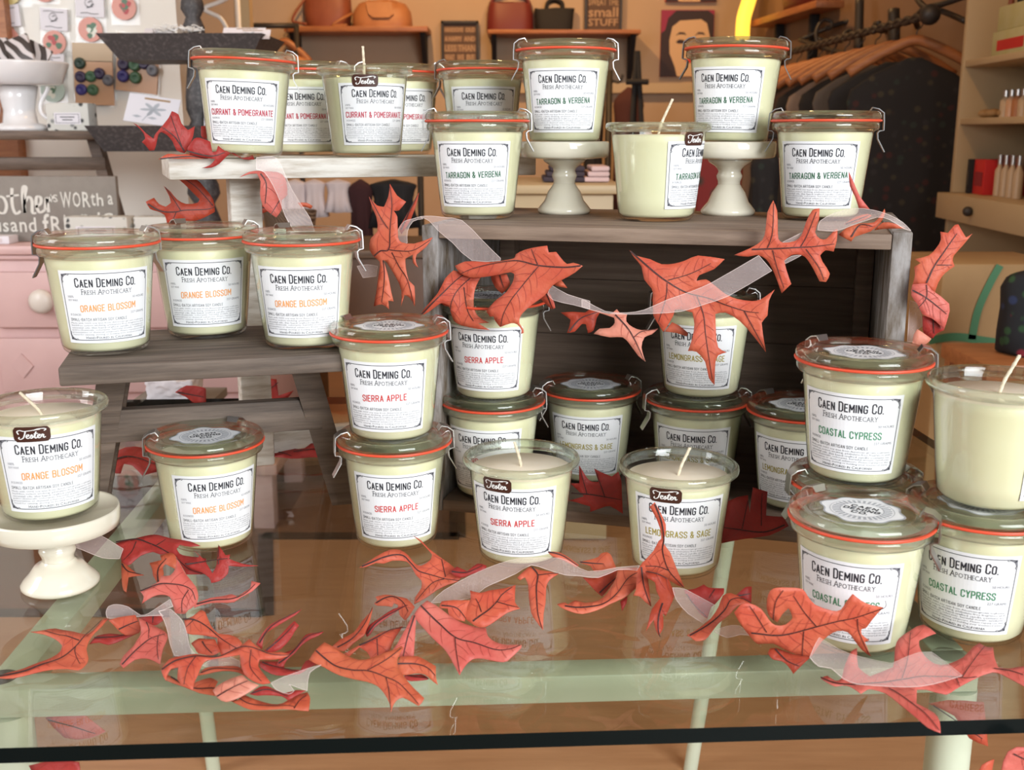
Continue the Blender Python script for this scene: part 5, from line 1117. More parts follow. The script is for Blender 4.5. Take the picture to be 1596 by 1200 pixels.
def bag(name, px0, px1, pyt, Z, zb_, m, label, prof, depth=.16, handle=None, strap=False, handles=None):
    a, b = W(px0, pyt, Z), W(px1, pyt, Z); w_, h_ = b.x-a.x, b.z-zb_
    t = thing(name, ((a.x+b.x)/2, a.y+.02, zb_+.0008), label, 'bag', 'bags on the wall shelves')
    bm = bmesh.new(); n = 24; rings = []
    for f_, y_ in prof:   # (half width fraction, height fraction)
        d = depth/2*(1-.55*max(0,(y_-.25))**1.2)
        rings.append([bm.verts.new((w_/2*f_*math.copysign(abs(math.cos(u))**.6, math.cos(u)), d*math.copysign(abs(math.sin(u))**.6, math.sin(u)), h_*y_+.004*math.sin(5*u+9*y_))) for u in [2*PI*i/n for i in range(n)]])
    for A, B in zip(rings, rings[1:]):
        for i in range(n): bm.faces.new((A[i], A[(i+1)%n], B[(i+1)%n], B[i]))
    bm.faces.new(rings[0][::-1]); bm.faces.new(rings[-1]); fin('body', bm, m, t, 50)
    return t, w_, h_, depth
t, w_, h_, d_ = bag('handbag', 472, 546, -34, 5.55, z1, M['leather1'], 'dark brown leather bag on the left wall shelf', [(.70,0),(.92,.06),(1,.35),(.98,.6),(.86,.85),(.6,.97),(.3,1)], .18)
bm = bmesh.new(); tube(bm, smoothline([(-w_*.42,-.05,h_*.62),(-w_*.62,-.08,h_*.34),(-w_*.70,-.09,h_*.16),(-w_*.62,-.09,.03),(-w_*.40,-.10,.02)],5), .007, 8); fin('strap', bm, M['leather1'], t, 'all')
t, w_, h_, d_ = bag('handbag', 548, 642, 2, 5.55, z1, M['leather2'], 'tan leather satchel with a front flap on the left wall shelf', [(.92,0),(1,.08),(.98,.4),(.94,.65),(.78,.88),(.42,1)], .20)
bm = bmesh.new(); q = [(-.24,.92),(.18,.92),(.22,.5),(.14,.36),(-.12,.36),(-.2,.5)]
prism(bm, [(x*w_,y*h_) for x, y in q], lambda x, y, s: Vector((x, -d_*(.54-.22*max(0,y/h_-.3))-.004+s, y)), .006); fin('flap', bm, M['leather2'], t)
bm = bmesh.new(); tube(bm, smoothline([(-w_*.5,-.02,h_*.55),(-w_*.6,-.09,.05),(-w_*.78,-.10,.012),(-w_*.55,-.11,.012)],5), .008, 8); fin('strap', bm, M['leather2'], t, 'all')
t, w_, h_, d_ = bag('handbag', 758, 832, -6, 5.56, z2, M['maroon'], 'maroon slouchy shoulder bag on the right wall shelf', [(.98,0),(1,.1),(.98,.5),(.92,.75),(.88,.8)], .18)
for s in (-1,1):
    bm = bmesh.new(); tube(bm, smoothline([(s*w_*.42,0,h_*.78),(s*w_*.30,0,h_*.98),(0,0,h_*1.12),(-s*w_*.1,0,h_*1.15)],5), .018, 8, flat=.5); fin('shoulder_loop', bm, M['maroon'], t, 'all')
t, w_, h_, d_ = bag('handbag', 833, 896, 14, 5.56, z2, M['black'], 'black tote bag beside the maroon bag', [(.88,0),(.92,.3),(.96,.8),(1,1)], .14)
for s in (-1,1):
    bm = bmesh.new(); tube(bm, smoothline([(-w_*.20,s*.03,h_*.98),(-w_*.17,s*.03,h_*1.25),(0,s*.03,h_*1.38),(w_*.17,s*.03,h_*1.25),(w_*.20,s*.03,h_*.98)],5), .010, 8); fin('handle', bm, M['black'], t, 'all')
def wsign(px0, px1, py0, py1, rows, label):
    Z = 5.85; a, b = W(px0, py1, Z), W(px1, py0, Z); w_, h_ = b.x-a.x, b.z-a.z
    t = thing('word_sign', ((a.x+b.x)/2, BY-.025, (a.z+b.z)/2), label, 'sign', 'block-lettered wall signs')
    box('backing', (0,.012,0), (w_,.012,h_), M['sg_board'], t)
    bm = bmesh.new(); e = .012
    for c, s in (((-w_/2+e/2,0,0),(e,.02,h_)),((w_/2-e/2,0,0),(e,.02,h_)),((0,0,h_/2-e/2),(w_,.02,e)),((0,0,-h_/2+e/2),(w_,.02,e))): bx(bm, c, s)
    fin('frame', bm, M['iron'], t)
    f = lambda x, y: Vector((x*w_/2, .004, y*h_/2)); bm = bmesh.new()
    for s, x0, x1, y0, y1, pl in rows:
        if pl: bx(bm, ((x0+x1)/4*w_, .0052, (y0+y1)/4*h_), ((x1-x0)/2*w_*1.03, .002, (y1-y0)/2*h_*1.16), mi=1)
        put_text(bm, s, x0, x1, y0, y1, f, 0, .02, 2)
    fin('lettering', bm, [M['sg_text'], M['sg_plate']], t, recalc=False)
M['sg_board'] = mat('sign_brown_board', (.10,.055,.035), .7); M['sg_text'] = mat('sign_tan_letters', (.42,.27,.16), .7); M['sg_plate'] = mat('sign_plate', (.21,.12,.075), .7)
wsign(692,748,40,105,[('HANDSOME',-.82,.18,.50,.70,1),('OLD',.30,.82,.50,.70,1),('A HAPPY',-.82,.10,.08,.30,1),('AND',.22,.82,.08,.30,1),('LESS THAN',-.82,.82,-.38,-.08,1),('WHAT',-.82,-.30,-.78,-.52,1),('WE',-.16,.22,-.78,-.52,1),('BE',.34,.82,-.78,-.52,1)],'small framed block-word sign leaning left of the maroon bag')
wsign(906,962,2,56,[('SWEAT THE',-.8,.8,.42,.82,0),('small',-.8,.8,-.20,.34,0),('STUFF',-.8,.8,-.68,-.28,0)],'brown wall sign reading small stuff right of the black tote')
# stylised portrait canvases
M['art_bg'] = mat('art_dark', (.03,.012,.014), .6); M['art_skin'] = mat('art_skin', (.64,.42,.24), .6); M['art_mag'] = mat('art_magenta', (.30,.02,.07), .6); M['art_red'] = mat('art_red', (.55,.03,.025), .6)
def art(px0, px1, py0, py1, label, flip=1, corner='art_mag', Y=None):
    Z = 5.85; a, b = W(px0, py1, Z), W(px1, py0, Z); w_, h_ = b.x-a.x, b.z-a.z
    t = thing('portrait_canvas', ((a.x+b.x)/2, BY-.024, (a.z+b.z)/2), label, 'picture', 'stylised portrait canvases')
    box('canvas', (0,.012,0), (w_,.022,h_), M[corner], t); f = lambda x, y: Vector((flip*x*w_/2, 0, y*h_/2)); bm = bmesh.new()
    def poly(P, mi, d): bm.faces.new([bm.verts.new(f(x, y)+Vector((0,-.0004*d,0))) for x, y in P]).material_index = mi
    poly([(-1,-1),(.98,-1),(.98,.85),(.75,.98),(-.45,.98),(-.75,.75),(-.85,.4),(-1,.3)], 0, 1)
    poly([(-.35,-1),(.5,-1),(.55,-.7),(.78,-.25),(.85,.2),(.72,.6),(.5,.72),(-.3,.68),(-.58,.5),(-.68,.1),(-.66,-.3),(-.45,-.7)], 1, 2)
    for s in (-1,1):
        c = .1+s*.36
        poly([(c-.2,.22),(c-.05,.34),(c+.14,.33),(c+.22,.24),(c+.1,.27),(c-.06,.27)], 0, 3)
        poly([(c-.18,.04),(c-.05,.12),(c+.1,.11),(c+.19,.03),(c+.08,-.01),(c-.08,-.01)], 0, 3)
    poly([(.06,-.28),(.2,-.3),(.22,-.24),(.12,-.2)], 0, 3); poly([(-.08,-.52),(.1,-.44),(.3,-.52),(.12,-.6)], 2, 3)
    fin('painting', bm, [M['art_bg'], M['art_skin'], M['art_red']], t, recalc=False)
art(1021,1100,24,122,'portrait canvas of a dark-haired woman above the wall ledge',1)
art(1026,1102,-92,12,'portrait canvas cut by the top edge above the other portrait',-1,'art_red'); art(1168,1236,-92,12,'portrait canvas at the top near the amber lamp',1,'art_red')
# amber lamp: a curved glowing glass tube
ap = W(1157,52,5.2)
la = thing('amber_lamp', (ap.x, ap.y, 0), 'glowing amber curved glass floor lamp behind the right pedestal', 'lamp')
bm = bmesh.new(); pts = [W(1157,60,5.2),W(1159,30,5.2),W(1166,5,5.2),W(1176,-30,5.2),W(1190,-80,5.2)]
tube(bm, smoothline([p-Vector((ap.x,ap.y,0)) for p in pts],5), [.034]*21, 16); fin('lamp_shade', bm, M['lampy'], la, 'all')
bm = bmesh.new(); tube(bm, [(0,0,.02),(0,0,W(1157,61,5.2).z)], .012, 12); fin('pole', bm, M['iron'], la, 'all')
bm = bmesh.new(); lathe(bm, [(0,.0),(.10,.0),(.10,.015),(.02,.025),(0,.025)], 32); fin('base', bm, M['iron'], la, 40)
# black easel beside the clothes
ez = 4.75; e0 = W(995,270,ez)
ea = thing('folding_easel', (e0.x, e0.y, 0), 'black folding easel between the dark coat and the portrait', 'easel')
for (xa, ya, xb, yb, dy) in ((992,80,978,320,-.12),(994,80,1008,320,-.12),(993,82,990,320,.25)):
    A, B = W(xa, ya, ez), W(xb, yb, ez); k_ = (0-A.z)/(B.z-A.z); C_ = A+(B-A)*k_; bm = bmesh.new()
    tube(bm, [A-Vector((e0.x,e0.y,0)), Vector((C_.x-e0.x, dy, .004))], .011, 8); fin('leg', bm, M['black'], ea)
bm = bmesh.new(); A, B = W(975,128,ez), W(1010,128,ez); tube(bm, [A-Vector((e0.x,e0.y+.02,0)), B-Vector((e0.x,e0.y+.02,0))], .012, 8); fin('rest', bm, M['black'], ea)
# ------------------------------------------------------------------ clothes
def garment(loc, w_, h_, m, label, rz=0, name='hanging_garment', depth=.05, group=None, flare=1.15, cat='clothes', seed=1, hanger='orangewood', sleeves=True):
    t = thing(name, loc, label, cat, group, rz); rr = random.Random(seed)
    bm = bmesh.new(); n = 28; rings = []
    P = [(.10,0,.3),(.22,-.012,.5),(.62,-.05,.8),(.95,-.10,1),(1,-.14,1),(.90,-.24,1),(.82,-.42,1.1),(.9,-.65,1.3),(flare,-1,1.5)]
    for f_, z_, d_ in P:
        rings.append([bm.verts.new((w_/2*f_*math.cos(u), depth*d_*math.sin(u)*(.6+.4*f_)+.012*max(0,-z_-.1)*math.sin(7*u+seed), h_*z_-(.03))) for u in [2*PI*i/n for i in range(n)]])
    for A, B in zip(rings, rings[1:]):
        for i in range(n): bm.faces.new((A[i], A[(i+1)%n], B[(i+1)%n], B[i]))
    bm.faces.new(rings[0]); bm.faces.new(rings[-1][::-1]); fin('garment_body', bm, m, t, 'all')
    if hanger:
        bm = bmesh.new()
        tube(bm, smoothline([(-w_*.50,0,-.075),(-w_*.32,0,-.03),(-w_*.1,0,.012),(0,0,.022),(w_*.1,0,.012),(w_*.32,0,-.03),(w_*.50,0,-.075)],4), .013, 8, flat=1.3); hg = fin('hanger', bm, M[hanger], t, 'all')
        bm = bmesh.new(); tube(bm, smoothline([(0,0,.02),(0,0,.05),(.012,0,.062),(.016,0,.076),(0,0,.088),(-.012,0,.080)],4), .002, 6); fin('hook', bm, M['iron'], hg)
    return t
# the right-hand rail: it runs away from the lens along the wall
RA, RB = W(1428,64,3.45), W(1212,112,4.75); N_ = 11
ang = math.atan2(RB.y-RA.y, RB.x-RA.x)
gm = [M['floral'],M['black'],M['gm1'] if 'gm1' in M else mat('grey_knit',(.10,.085,.075),.9),M['black'],mat('pale_knit',(.22,.17,.14),.9),M['black'],mat('brown_knit',(.07,.04,.03),.9),M['floral'],M['black'],mat('taupe_knit',(.16,.12,.10),.9),M['redfloral'],M['black'],M['redfloral']]
for i in range(N_):
    f_ = (i/(N_-1))**.9; p = RA+(RB-RA)*f_
    where = 'nearest of the row' if i == 0 else 'farthest of the row' if i == N_-1 else None
    garment(p-Vector((0,0,.02)), .40, .98 if i == 0 else .9, gm[i], ('dark floral dress hanging nearest on the right-hand clothes rail' if i == 0 else 'garment on a wooden hanger packed in the row on the right-hand clothes rail'), rz=math.radians(-14+3*(i%3)), group=None if i == 0 else 'garments packed on the right-hand rail', seed=i+1, depth=.022)
rail = thing('clothes_rail', RA+Vector((0,0,.07)), 'twisted iron clothes rail with scroll brackets on the right-hand wall', 'rail')
bm = bmesh.new(); d = (RB-RA); pr_ = [Vector((0,0,.0))-d*.06, d*1.04]; seg = 60
pts = [pr_[0]+(pr_[1]-pr_[0])*i/seg for i in range(seg+1)]
for k_ in range(2): tube(bm, [p+Vector((0, math.cos(i*1.2+k_*PI)*.008, math.sin(i*1.2+k_*PI)*.008)) for i, p in enumerate(pts)], .009, 6)
fin('rail_bar', bm, M['iron'], rail, 'all')
bm = bmesh.new(); bmesh.ops.create_uvsphere(bm, u_segments=16, v_segments=10, radius=.032); bmesh.ops.translate(bm, verts=bm.verts, vec=pr_[0]); fin('finial', bm, M['iron'], rail, 'all')
def scroll(pxs, Za, Zb, r=.010, name='scroll'):
    n = len(pxs); bm = bmesh.new(); P = [W(x, y, Za+(Zb-Za)*i/(n-1))-rail.location for i, (x, y) in enumerate(pxs)]
    tube(bm, smoothline(P, 5), r, 8); fin(name, bm, M['iron'], rail, 'all')
scroll([(1247,62),(1300,40),(1345,28),(1375,26),(1384,36),(1378,48),(1366,46),(1364,38),(1370,36)], 4.7, 4.0)
scroll([(1247,62),(1275,72),(1310,82),(1340,84)], 4.7, 4.2); scroll([(1275,72),(1272,50),(1282,32),(1296,34),(1294,44),(1286,42)], 4.5, 4.5, .008)
scroll([(1310,66),(1316,52),(1325,48),(1326,58),(1318,60)], 4.3, 4.3, .008); scroll([(1275,60),(1290,66),(1283,76),(1276,72)], 4.5, 4.5, .008)
scroll([(1393,15),(1394,70)], 3.95, 3.95, .022, 'wall_plate'); scroll([(1340,-5),(1338,82)], 4.25, 4.25, .018, 'wall_plate')
scroll([(1425,-10),(1440,10),(1470,18),(1505,33)], 3.7, 3.4); scroll([(1505,-6),(1470,6),(1440,14),(1428,30),(1430,42)], 3.4, 3.7)
# wall shelf on the right-hand wall with a dark red bag
A, B = W(1168,38,5.3), W(1272,5,4.45); B.z = A.z; dd = B-A; sa = math.atan2(dd.y, dd.x)
t = thing('wall_shelf', A, 'orange wooden shelf running along the right-hand wall at the top', 'shelf', rz=sa)
box('shelf_board', (dd.length/2,.06,.0), (dd.length,.12,.03), M['orangewood'], t, bev=.003)
for x in (.18, dd.length-.25): box('bracket', (x,.09,-.1155), (.03,.04,.20), M['black'], t, bev=.003)
bp_ = A+dd*.62; bp_ = bp_+Vector((-math.sin(sa),math.cos(sa),0))*.055; tb = thing('handbag', (bp_.x, bp_.y, A.z+.0158), 'dark red bag on the shelf along the right-hand wall', 'bag', rz=sa)
bm = bmesh.new(); n = 24; rings = []
for f_, y_ in ((.9,0),(1,.05),(1,.15),(.9,.26),(.6,.33)): rings.append([bm.verts.new((  .20*f_*math.cos(u), .045*f_*math.sin(u), y_)) for u in [2*PI*i/n for i in range(n)]])
for P_, Q_ in zip(rings, rings[1:]):
    for i in range(n): bm.faces.new((P_[i], P_[(i+1)%n], Q_[(i+1)%n], Q_[i]))
bm.faces.new(rings[0][::-1]); bm.faces.new(rings[-1]); fin('bag_body', bm, M['maroon'], tb, 'all')
bm = bmesh.new(); tube(bm, smoothline([(-.12,0,.325),(-.08,0,.42),(.08,0,.42),(.12,0,.325)],5), .012, 8); fin('handle', bm, M['maroon'], tb, 'all')
# coat stand with two coats, left of the easel
cs = W(950,116,5.3); t = thing('coat_stand', (cs.x, cs.y, 0), 'dark coat stand behind the left pedestal', 'stand')
bm = bmesh.new(); tube(bm, [(0,0,.02),(0,0,cs.z+.02)], .016, 12); fin('pole', bm, M['iron'], t, 'all')
bm = bmesh.new(); lathe(bm, [(0,.0005),(.16,.0005),(.16,.012),(.03,.024),(0,.024)], 32); fin('base', bm, M['iron'], t, 40)
for s in (-1,1):
    bm = bmesh.new(); tube(bm, smoothline([(s*.015,0,cs.z-.03),(s*.05,0,cs.z-.035),(s*.065,0,cs.z)],4), .007, 8); fin('peg', bm, M['iron'], t, 'all')
garment(Vector((cs.x-.075, cs.y-.012, cs.z-.012)), .11, .80, M['black'], 'narrow black coat hanging on the left peg of the coat stand', seed=41, hanger=None, name='hanging_coat', flare=1.1, depth=.04)
garment(Vector((cs.x+.095, cs.y-.012, cs.z-.03)), .15, .62, mat('dark_red_knit',(.07,.02,.015),.9), 'dark red coat hanging on the right peg of the coat stand', seed=42, hanger=None, name='hanging_coat', flare=1.0, depth=.04)
def rack(px0, px1, py, Z, label):
    a, b = W(px0, py, Z), W(px1, py, Z); w_ = b.x-a.x; t = thing('garment_rack', ((a.x+b.x)/2, a.y, 0), label, 'rack')
    bm = bmesh.new(); tube(bm, [(-w_/2,0,a.z),(w_/2,0,a.z)], .009, 10); fin('rack_bar', bm, M['iron'], t, 'all')
    for s in (-1,1):
        bm = bmesh.new(); tube(bm, [(s*w_/2,0,.003),(s*w_/2,0,a.z+.01)], .010, 10); tube(bm, [(s*w_/2,-.18,.012),(s*w_/2,.18,.012)], .010, 10); fin('upright', bm, M['iron'], t, 'all')
    return a.y, a.z
gy, gz = rack(395, 655, 262, 3.4, 'low iron garment rack behind the white shelf')
def hang(px, w_, h_, m, label, seed, **k): return garment(Vector((W(px,262,3.4).x, gy, gz-.004)), w_, h_, m, label, seed=seed, hanger=None, depth=.03, **k)
for i, (px, w_, h_) in enumerate(((426,.075,.125),(459,.075,.130),(489,.07,.115),(526,.08,.10))):
    hang(px, w_, h_, M['whitec'], 'short white top hanging on the low rack under the white shelf', 50+i, group='white tops hanging under the shelf', flare=1.25)
hang(561, .08, .26, mat('wine_cloth',(.045,.012,.014),.9), 'wine red scarf hanging on the low rack under the white shelf', 61, flare=1.2, name='hanging_scarf')
hang(612, .15, .15, M['black'], 'black top hanging on the low rack behind the tall oak leaf', 62)
gy, gz = rack(1075, 1245, 212, 3.5, 'low iron garment rack behind the right pedestal')
garment(Vector((W(1120,212,3.5).x, gy-.0, gz-.004)), .16, .48, M['redfloral'], 'red patterned dress hanging below the right pedestal', seed=43, hanger=None, flare=1.3, depth=.03)
garment(Vector((W(1196,212,3.5).x, gy, gz-.004)), .10, .48, M['floral'], 'dark flowered dress next to the red patterned dress', seed=44, hanger=None, flare=1.2, depth=.03)
# low wooden chest and pleated lampshade in the gap
def block(name, px0, px1, py0, py1, Z, depth, m, label, cat, rest=None, bev=.004, extra=None):
    a, b = W(px0, py1, Z), W(px1, py0, Z); z0 = a.z if rest is None else rest
    t = thing(name, ((a.x+b.x)/2, a.y, z0), label, cat); box('body', (0,depth/2,(b.z-z0)/2), (b.x-a.x,depth,b.z-z0), m, t, bev=bev)
    return t, b.x-a.x, b.z-z0
t, w_, h_ = block('wooden_chest', 545, 700, 398, 560, 2.9, .4, mat('chest_brown',(.10,.05,.028),.5,col2=(.13,.065,.035),nscale=9), 'low brown wooden chest behind the crate', 'chest', rest=.002)
part('lid_board', -w_/2-.01, w_/2+.01, -.012, .41, h_+.0005, h_+.02, M['darkwood'], t)
lt = W(445,330,3.12); t = thing('pleated_basket', (lt.x, lt.y, dt), 'tan ribbed basket on the dresser end', 'basket')
tag(t, 'tan ribbed basket behind the hanging ribbon'); t.location.z = 0
sd = box('stand', (0,.06,.32), (.16,.16,.638), M['darkwood'], t)
bm = bmesh.new(); hh = W(445,330,3.12).z-.6395
lathe(bm, [((.058 if True else 0)+(.004 if True else 0), .6396),(.072,.6396+hh*.5),(.078,.6396+hh),(.074,.6396+hh),(.066,.65),(0,.65)], 40, (0,.06,0)); bm.verts.ensure_lookup_table()
fin('basket', bm, stripes('basket_weave',(.10,.055,.035),(.34,.24,.16),40), t, 50)
# cream table behind the left pedestal with folded clothes
t, w_, h_ = block('cream_side_table', 800, 952, 300, 520, 2.5, .4, M['cream'], 'cream painted side table behind the left pedestal', 'table', rest=.002)
zt2 = .002+h_; part('top_board', -w_/2-.02, w_/2+.02, -.02, .42, h_+.0005, h_+.022, M['cream'], t, .006)
for i, (px0, px1, m_, lb) in enumerate(((915,955,'pinkc','pale pink folded cloth on the cream side table'),(850,916,'gdark','dark folded cloth on the cream side table'))):
    if m_ == 'gdark': M['gdark'] = mat('dark_cloth', (.05,.035,.045), .9)
    a, b = W(px0,298,2.46), W(px1,277,2.46); bm = bmesh.new()
    for q in range(3):
        y0 = zt2+.0232+q*.012; bx(bm, ((a.x+b.x)/2+.004*(q-1), a.y+.12, y0+.006), (b.x-a.x-.008*q, .16, .0115), bev=.004)
    tag(fin('folded_cloth', bm, M[m_], smooth=40), lb, 'cloth')
# ------------------------------------------------------------------ white shelving unit on the right
p0_, p1_ = W(1480,300,3.3), W(1600,335,2.75); ua = math.atan2(p1_.y-p0_.y, p1_.x-p0_.x); UL = (p1_-p0_).length+.25
un = thing('shelving_unit', (p0_.x, p0_.y, 0), 'cream shelving unit with boxes and bottles at the right edge', 'shelving', rz=ua)
um = M['cream']; UD = .30
def up(name, x0, x1, y0, y1, z0, z1, m=None, bev=.002): return box(name, ((x0+x1)/2,(y0+y1)/2,(z0+z1)/2), (x1-x0,y1-y0,z1-z0), m or um, un, bev=bev)
zd1 = W(1480,300,3.3).z; zd0 = zd1-.075
up('side_panel', 0, .022, 0, UD, zd1+.001, 1.62); up('side_panel', UL-.022, UL, 0, UD, zd1+.001, 1.62); up('back_panel', .0225, UL-.0225, UD-.012, UD, .5, 1.62)
zs = [W(1497,185,3.28).z, W(1504,97,3.25).z]
for z in zs: up('shelf', .0225, UL-.0225, .004, UD-.0125, z-.018, z)
dw_ = up('drawer', -.02, UL+.02, -.03, UD, zd0, zd1); bm = bmesh.new(); bmesh.ops.create_uvsphere(bm, u_segments=12, v_segments=8, radius=.014); bmesh.ops.translate(bm, verts=bm.verts, vec=(.28,-.042,(zd0+zd1)/2)); fin('drawer_knob', bm, M['iron'], dw_, 'all')
up('lower_side_panel', -.015, .01, -.0, UD, .0, zd0-.001); up('lower_side_panel', UL-.01, UL+.015, 0, UD, .0, zd0-.001); up('lower_back_panel', .0105, UL-.0105, UD-.012, UD, .0, zd0-.001); up('plinth_shelf', .0105, UL-.0105, .0, UD-.0125, .26, .28)
MU = Matrix.Translation(un.location) @ Matrix.Rotation(ua, 4, 'Z')
def ub(name, x, y, z, s, m, label, cat, group=None, bev=.002, rz=0, lid=None, ry=0):
    p = MU @ Vector((x, y, z)); t = thing(name, p, label, cat, group, ua+rz); t.rotation_euler[1] = ry
    box('carton', (0,0,s[2]/2+.0006), s, m, t, bev=bev)
    if lid: box('band', (0,-s[1]/2-.0006,s[2]*.45), (s[0]*.7,.001,s[2]*.4), lid, t)
    return t
ub('red_box', .115, .09, zd1, (.085,.10,.10), M['redc'], 'bright red box on the drawer top of the shelving unit', 'box', lid=M['crims'])
ub('dark_book', .055, .09, zd1, (.022,.12,.10), M['black'], 'dark book standing left of the bright red box', 'book', lid=M['iron'])
ub('crimson_folder', .25, .14, zd1, (.085,.03,.185), M['crims'], 'tall crimson folder leaning at the back of the shelving unit', 'folder', ry=.10, lid=M['redc'])
M['lemonpaper'] = mat('lemon_paper', (.46,.42,.18), .7, col2=(.50,.46,.24), nscale=12)
ub('patterned_box', .25, .12, zs[1], (.26,.16,.07), M['lemonpaper'], 'pale lemon patterned box under another on the upper shelf', 'box', lid=M['redc'])
ub('patterned_box', .26, .12, zs[1]+.0712, (.25,.15,.065), M['lemonpaper'], 'pale lemon patterned box stacked on top on the upper shelf', 'box')
ub('round_tin', .30, .12, zs[1]+.138, (.14,.13,.09), M['floralbag'], 'bright flowered pouch on the stacked lemon boxes', 'pouch')
def ubottle(x, y, z, r, h, m, label, group, cap='steel'):
    p = MU @ Vector((x, y, z)); t = thing('bottle', p, label, 'bottle', group)
    bm = bmesh.new(); lathe(bm, [(0,.0006),(r,.0006),(r,h*.62),(r*.55,h*.72),(r*.5,h*.78),(0,h*.78)], 16); fin('flask', bm, m, t, 50)
    bm = bmesh.new(); lathe(bm, [(0,h*.781),(r*.6,h*.781),(r*.6,h),(0,h)], 16); fin('cap', bm, M[cap], t, 50)
for i in range(4): ubottle(.19+.045*i, .07, zd1, .013, .115, M['pk_tan'], 'slim bottle with silver cap on the drawer top', 'slim bottles on the drawer top')
for i in range(5): ubottle(.16+.042*i, .08, zs[0], .016, .075, M[['pk_tan','pk_peach','leather2','pk_tan','cream'][i]], 'small bottle with metal cap on the middle shelf', 'small bottles on the middle shelf')
for i in range(4):
    bm = bmesh.new(); p = MU @ Vector((.065+.03*i, .06+.02*(i%2), zs[0]+.0135)); bmesh.ops.create_icosphere(bm, subdivisions=2, radius=.018); bmesh.ops.scale(bm, verts=bm.verts, vec=(1.2,1,.7))
    for v in bm.verts: v.co += v.normal*.002*noise.noise(v.co*160+Vector((i,0,0)))
    o = fin('soap_lump', bm, M['kraft'], smooth='all'); o.location = p; tag(o, 'pale soap lump on the middle shelf left of the small bottles', 'soap', 'soap lumps on the middle shelf')
p = MU @ Vector((.075,.10,zs[1])); t = thing('wire_figure', p, 'thin dark figurine left of the lemon boxes on the upper shelf', 'figurine')
bm = bmesh.new(); lathe(bm, [(0,.0006),(.035,.0006),(.030,.012),(.008,.022),(.009,.08),(.013,.12),(.008,.16),(.011,.19),(0,.21)], 16); fin('figure', bm, M['leather1'], t, 'all'); box('figure_base', (0,0,.0003+.0), (.08,.06,.0006), M['black'], t)
# tan carton with green ribbon, floral bag (right edge, near the floor)
t, w_, h_ = block('gift_carton', 1452, 1640, 405, 610, 2.45, .25, M['kraft'], 'large tan carton tied with green ribbon at the right edge', 'carton', rest=.002, bev=.01)
bp_ = t.location
def gx(px, py): p = W(px, py, 2.45); return Vector((p.x-bp_.x, -.003, p.z-bp_.z))
bm = bmesh.new()
for pts, wd in (([(1538,408),(1524,440),(1511,480),(1506,525)],12),([(1440,527),(1480,521),(1530,528),(1600,538)],13)):
    stroke2d(bm, pts, wd, lambda x, y: gx(x, y), 0, 6, False)
fin('green_ribbon', bm, M['green'], t)
bz = W(1618,552,1.98); t = thing('floral_bag', (bz.x+.02, bz.y+.05, 0), 'black floral bag hanging on a stool at the right edge', 'bag')
st_z = bz.z-.02
box('stool_seat', (.02,.06,st_z-.0155), (.26,.22,.03), M['orangewood'], t, bev=.004)
for sx in (-.09,.13):
    for sy in (-.03,.15): box('stool_leg', (sx,sy,(st_z-.031)/2), (.025,.025,st_z-.031), M['orangewood'], t)
bm = bmesh.new(); n = 24; rings = []; bw, bh = .16, W(1590,435,1.98).z-st_z
for f_, y_ in ((.78,0.002),(.92,.05),(.94,.3),(.92,.6),(.97,.85),(.86,.97),(.5,1.0)):
    rings.append([bm.verts.new((bw/2*f_*math.copysign(abs(math.cos(u))**.7, math.cos(u))+.03, .06+.05*math.copysign(abs(math.sin(u))**.7, math.sin(u))*(1-.4*y_), st_z+bh*y_+.004*math.sin(4*u))) for u in [2*PI*i/n for i in range(n)]])
for A, B in zip(rings, rings[1:]):
    for i in range(n): bm.faces.new((A[i], A[(i+1)%n], B[(i+1)%n], B[i]))
bm.faces.new(rings[0][::-1]); bm.faces.new(rings[-1]); fin('bag_body', bm, M['floralbag'], t, 'all')
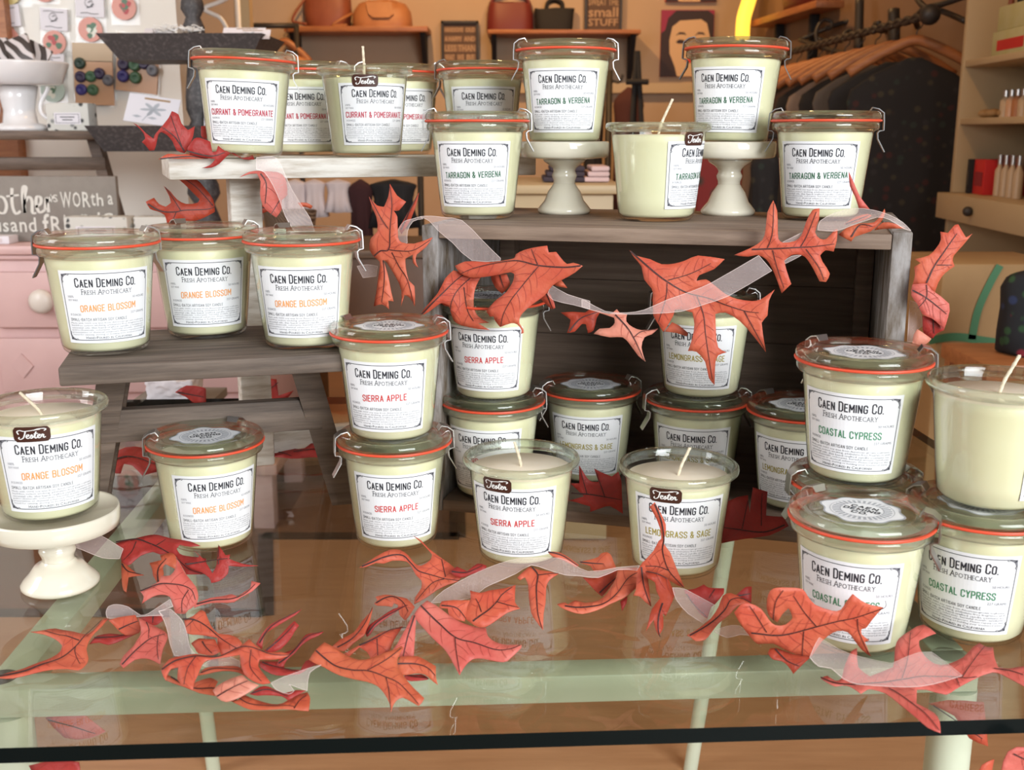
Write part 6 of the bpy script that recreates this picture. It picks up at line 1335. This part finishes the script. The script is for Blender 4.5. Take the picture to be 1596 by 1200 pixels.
# white carved block and slab behind the step
cz = W(262,628,1.75); t = thing('carved_block', (cz.x, cz.y, cz.z), 'white carved plaster block on a grey stand under the grey step', 'block')
bm = bmesh.new(); bx(bm, (0,.04,.017), (.075,.06,.033)); bmesh.ops.subdivide_edges(bm, edges=bm.edges, cuts=12, use_grid_fill=True)
for v in bm.verts: v.co += Vector((1,1,1))*.004*noise.noise(v.co*130)
fin('block', bm, M['card'], t, 'all')
box('stand_top', (.0,.05,-.008), (.13,.13,.014), M['signgrey'], t)
box('stand_post', (.0,.05,-(cz.z+.0)/2-.0075), (.06,.06,cz.z-.016), M['signgrey'], t)

# iron rail with a tan top far left, and a white wire stand beside the tray
RZ_ = 5.3; a, b_ = W(388,40,RZ_), W(452,46,RZ_); t = thing('iron_rail', ((a.x+b_.x)/2, a.y, 0), 'black iron rail stand with a hanging tan top left of the brown bag', 'rail')
for nm_, P_ in (('rail_bar', [(a.x-.06,a.y,a.z),(b_.x+.04,a.y,a.z)]), ('upright', [(a.x-.05,a.y,.003),(a.x-.05,a.y,a.z)]), ('upright', [(b_.x+.03,a.y,.003),(b_.x+.03,a.y,a.z)])):
    bm = bmesh.new(); tube(bm, [Vector(q)-t.location for q in P_], .013, 8); fin(nm_, bm, M['iron'], t, 'all')
garment(Vector((b_.x-.03, a.y, a.z-.095)), .24, .34, M['leather2'], 'tan top on a wooden hanger left of the brown bag', seed=71)
p = W(372,45,3.9); t = thing('wire_stand', (p.x, p.y, 0), 'white wire display stand rising behind the tiered tray', 'stand')
bm = bmesh.new(); tube(bm, [(0,0,.02),(0,0,W(372,-40,3.9).z)], .010, 8); fin('pole', bm, M['white'], t, 'all')
bm = bmesh.new(); tube(bm, smoothline([W(355,48,3.9)-Vector((p.x,p.y,0)),W(343,28,3.9)-Vector((p.x,p.y,0)),W(318,14,3.9)-Vector((p.x,p.y,0)),W(345,2,3.9)-Vector((p.x,p.y,0)),Vector((0,0,W(372,-10,3.9).z))],5), .008, 8); fin('wire_arm', bm, M['white'], t, 'all')
bm = bmesh.new(); lathe(bm, [(0,.0005),(.13,.0005),(.13,.012),(.02,.022),(0,.022)], 32); fin('base', bm, M['white'], t, 40)
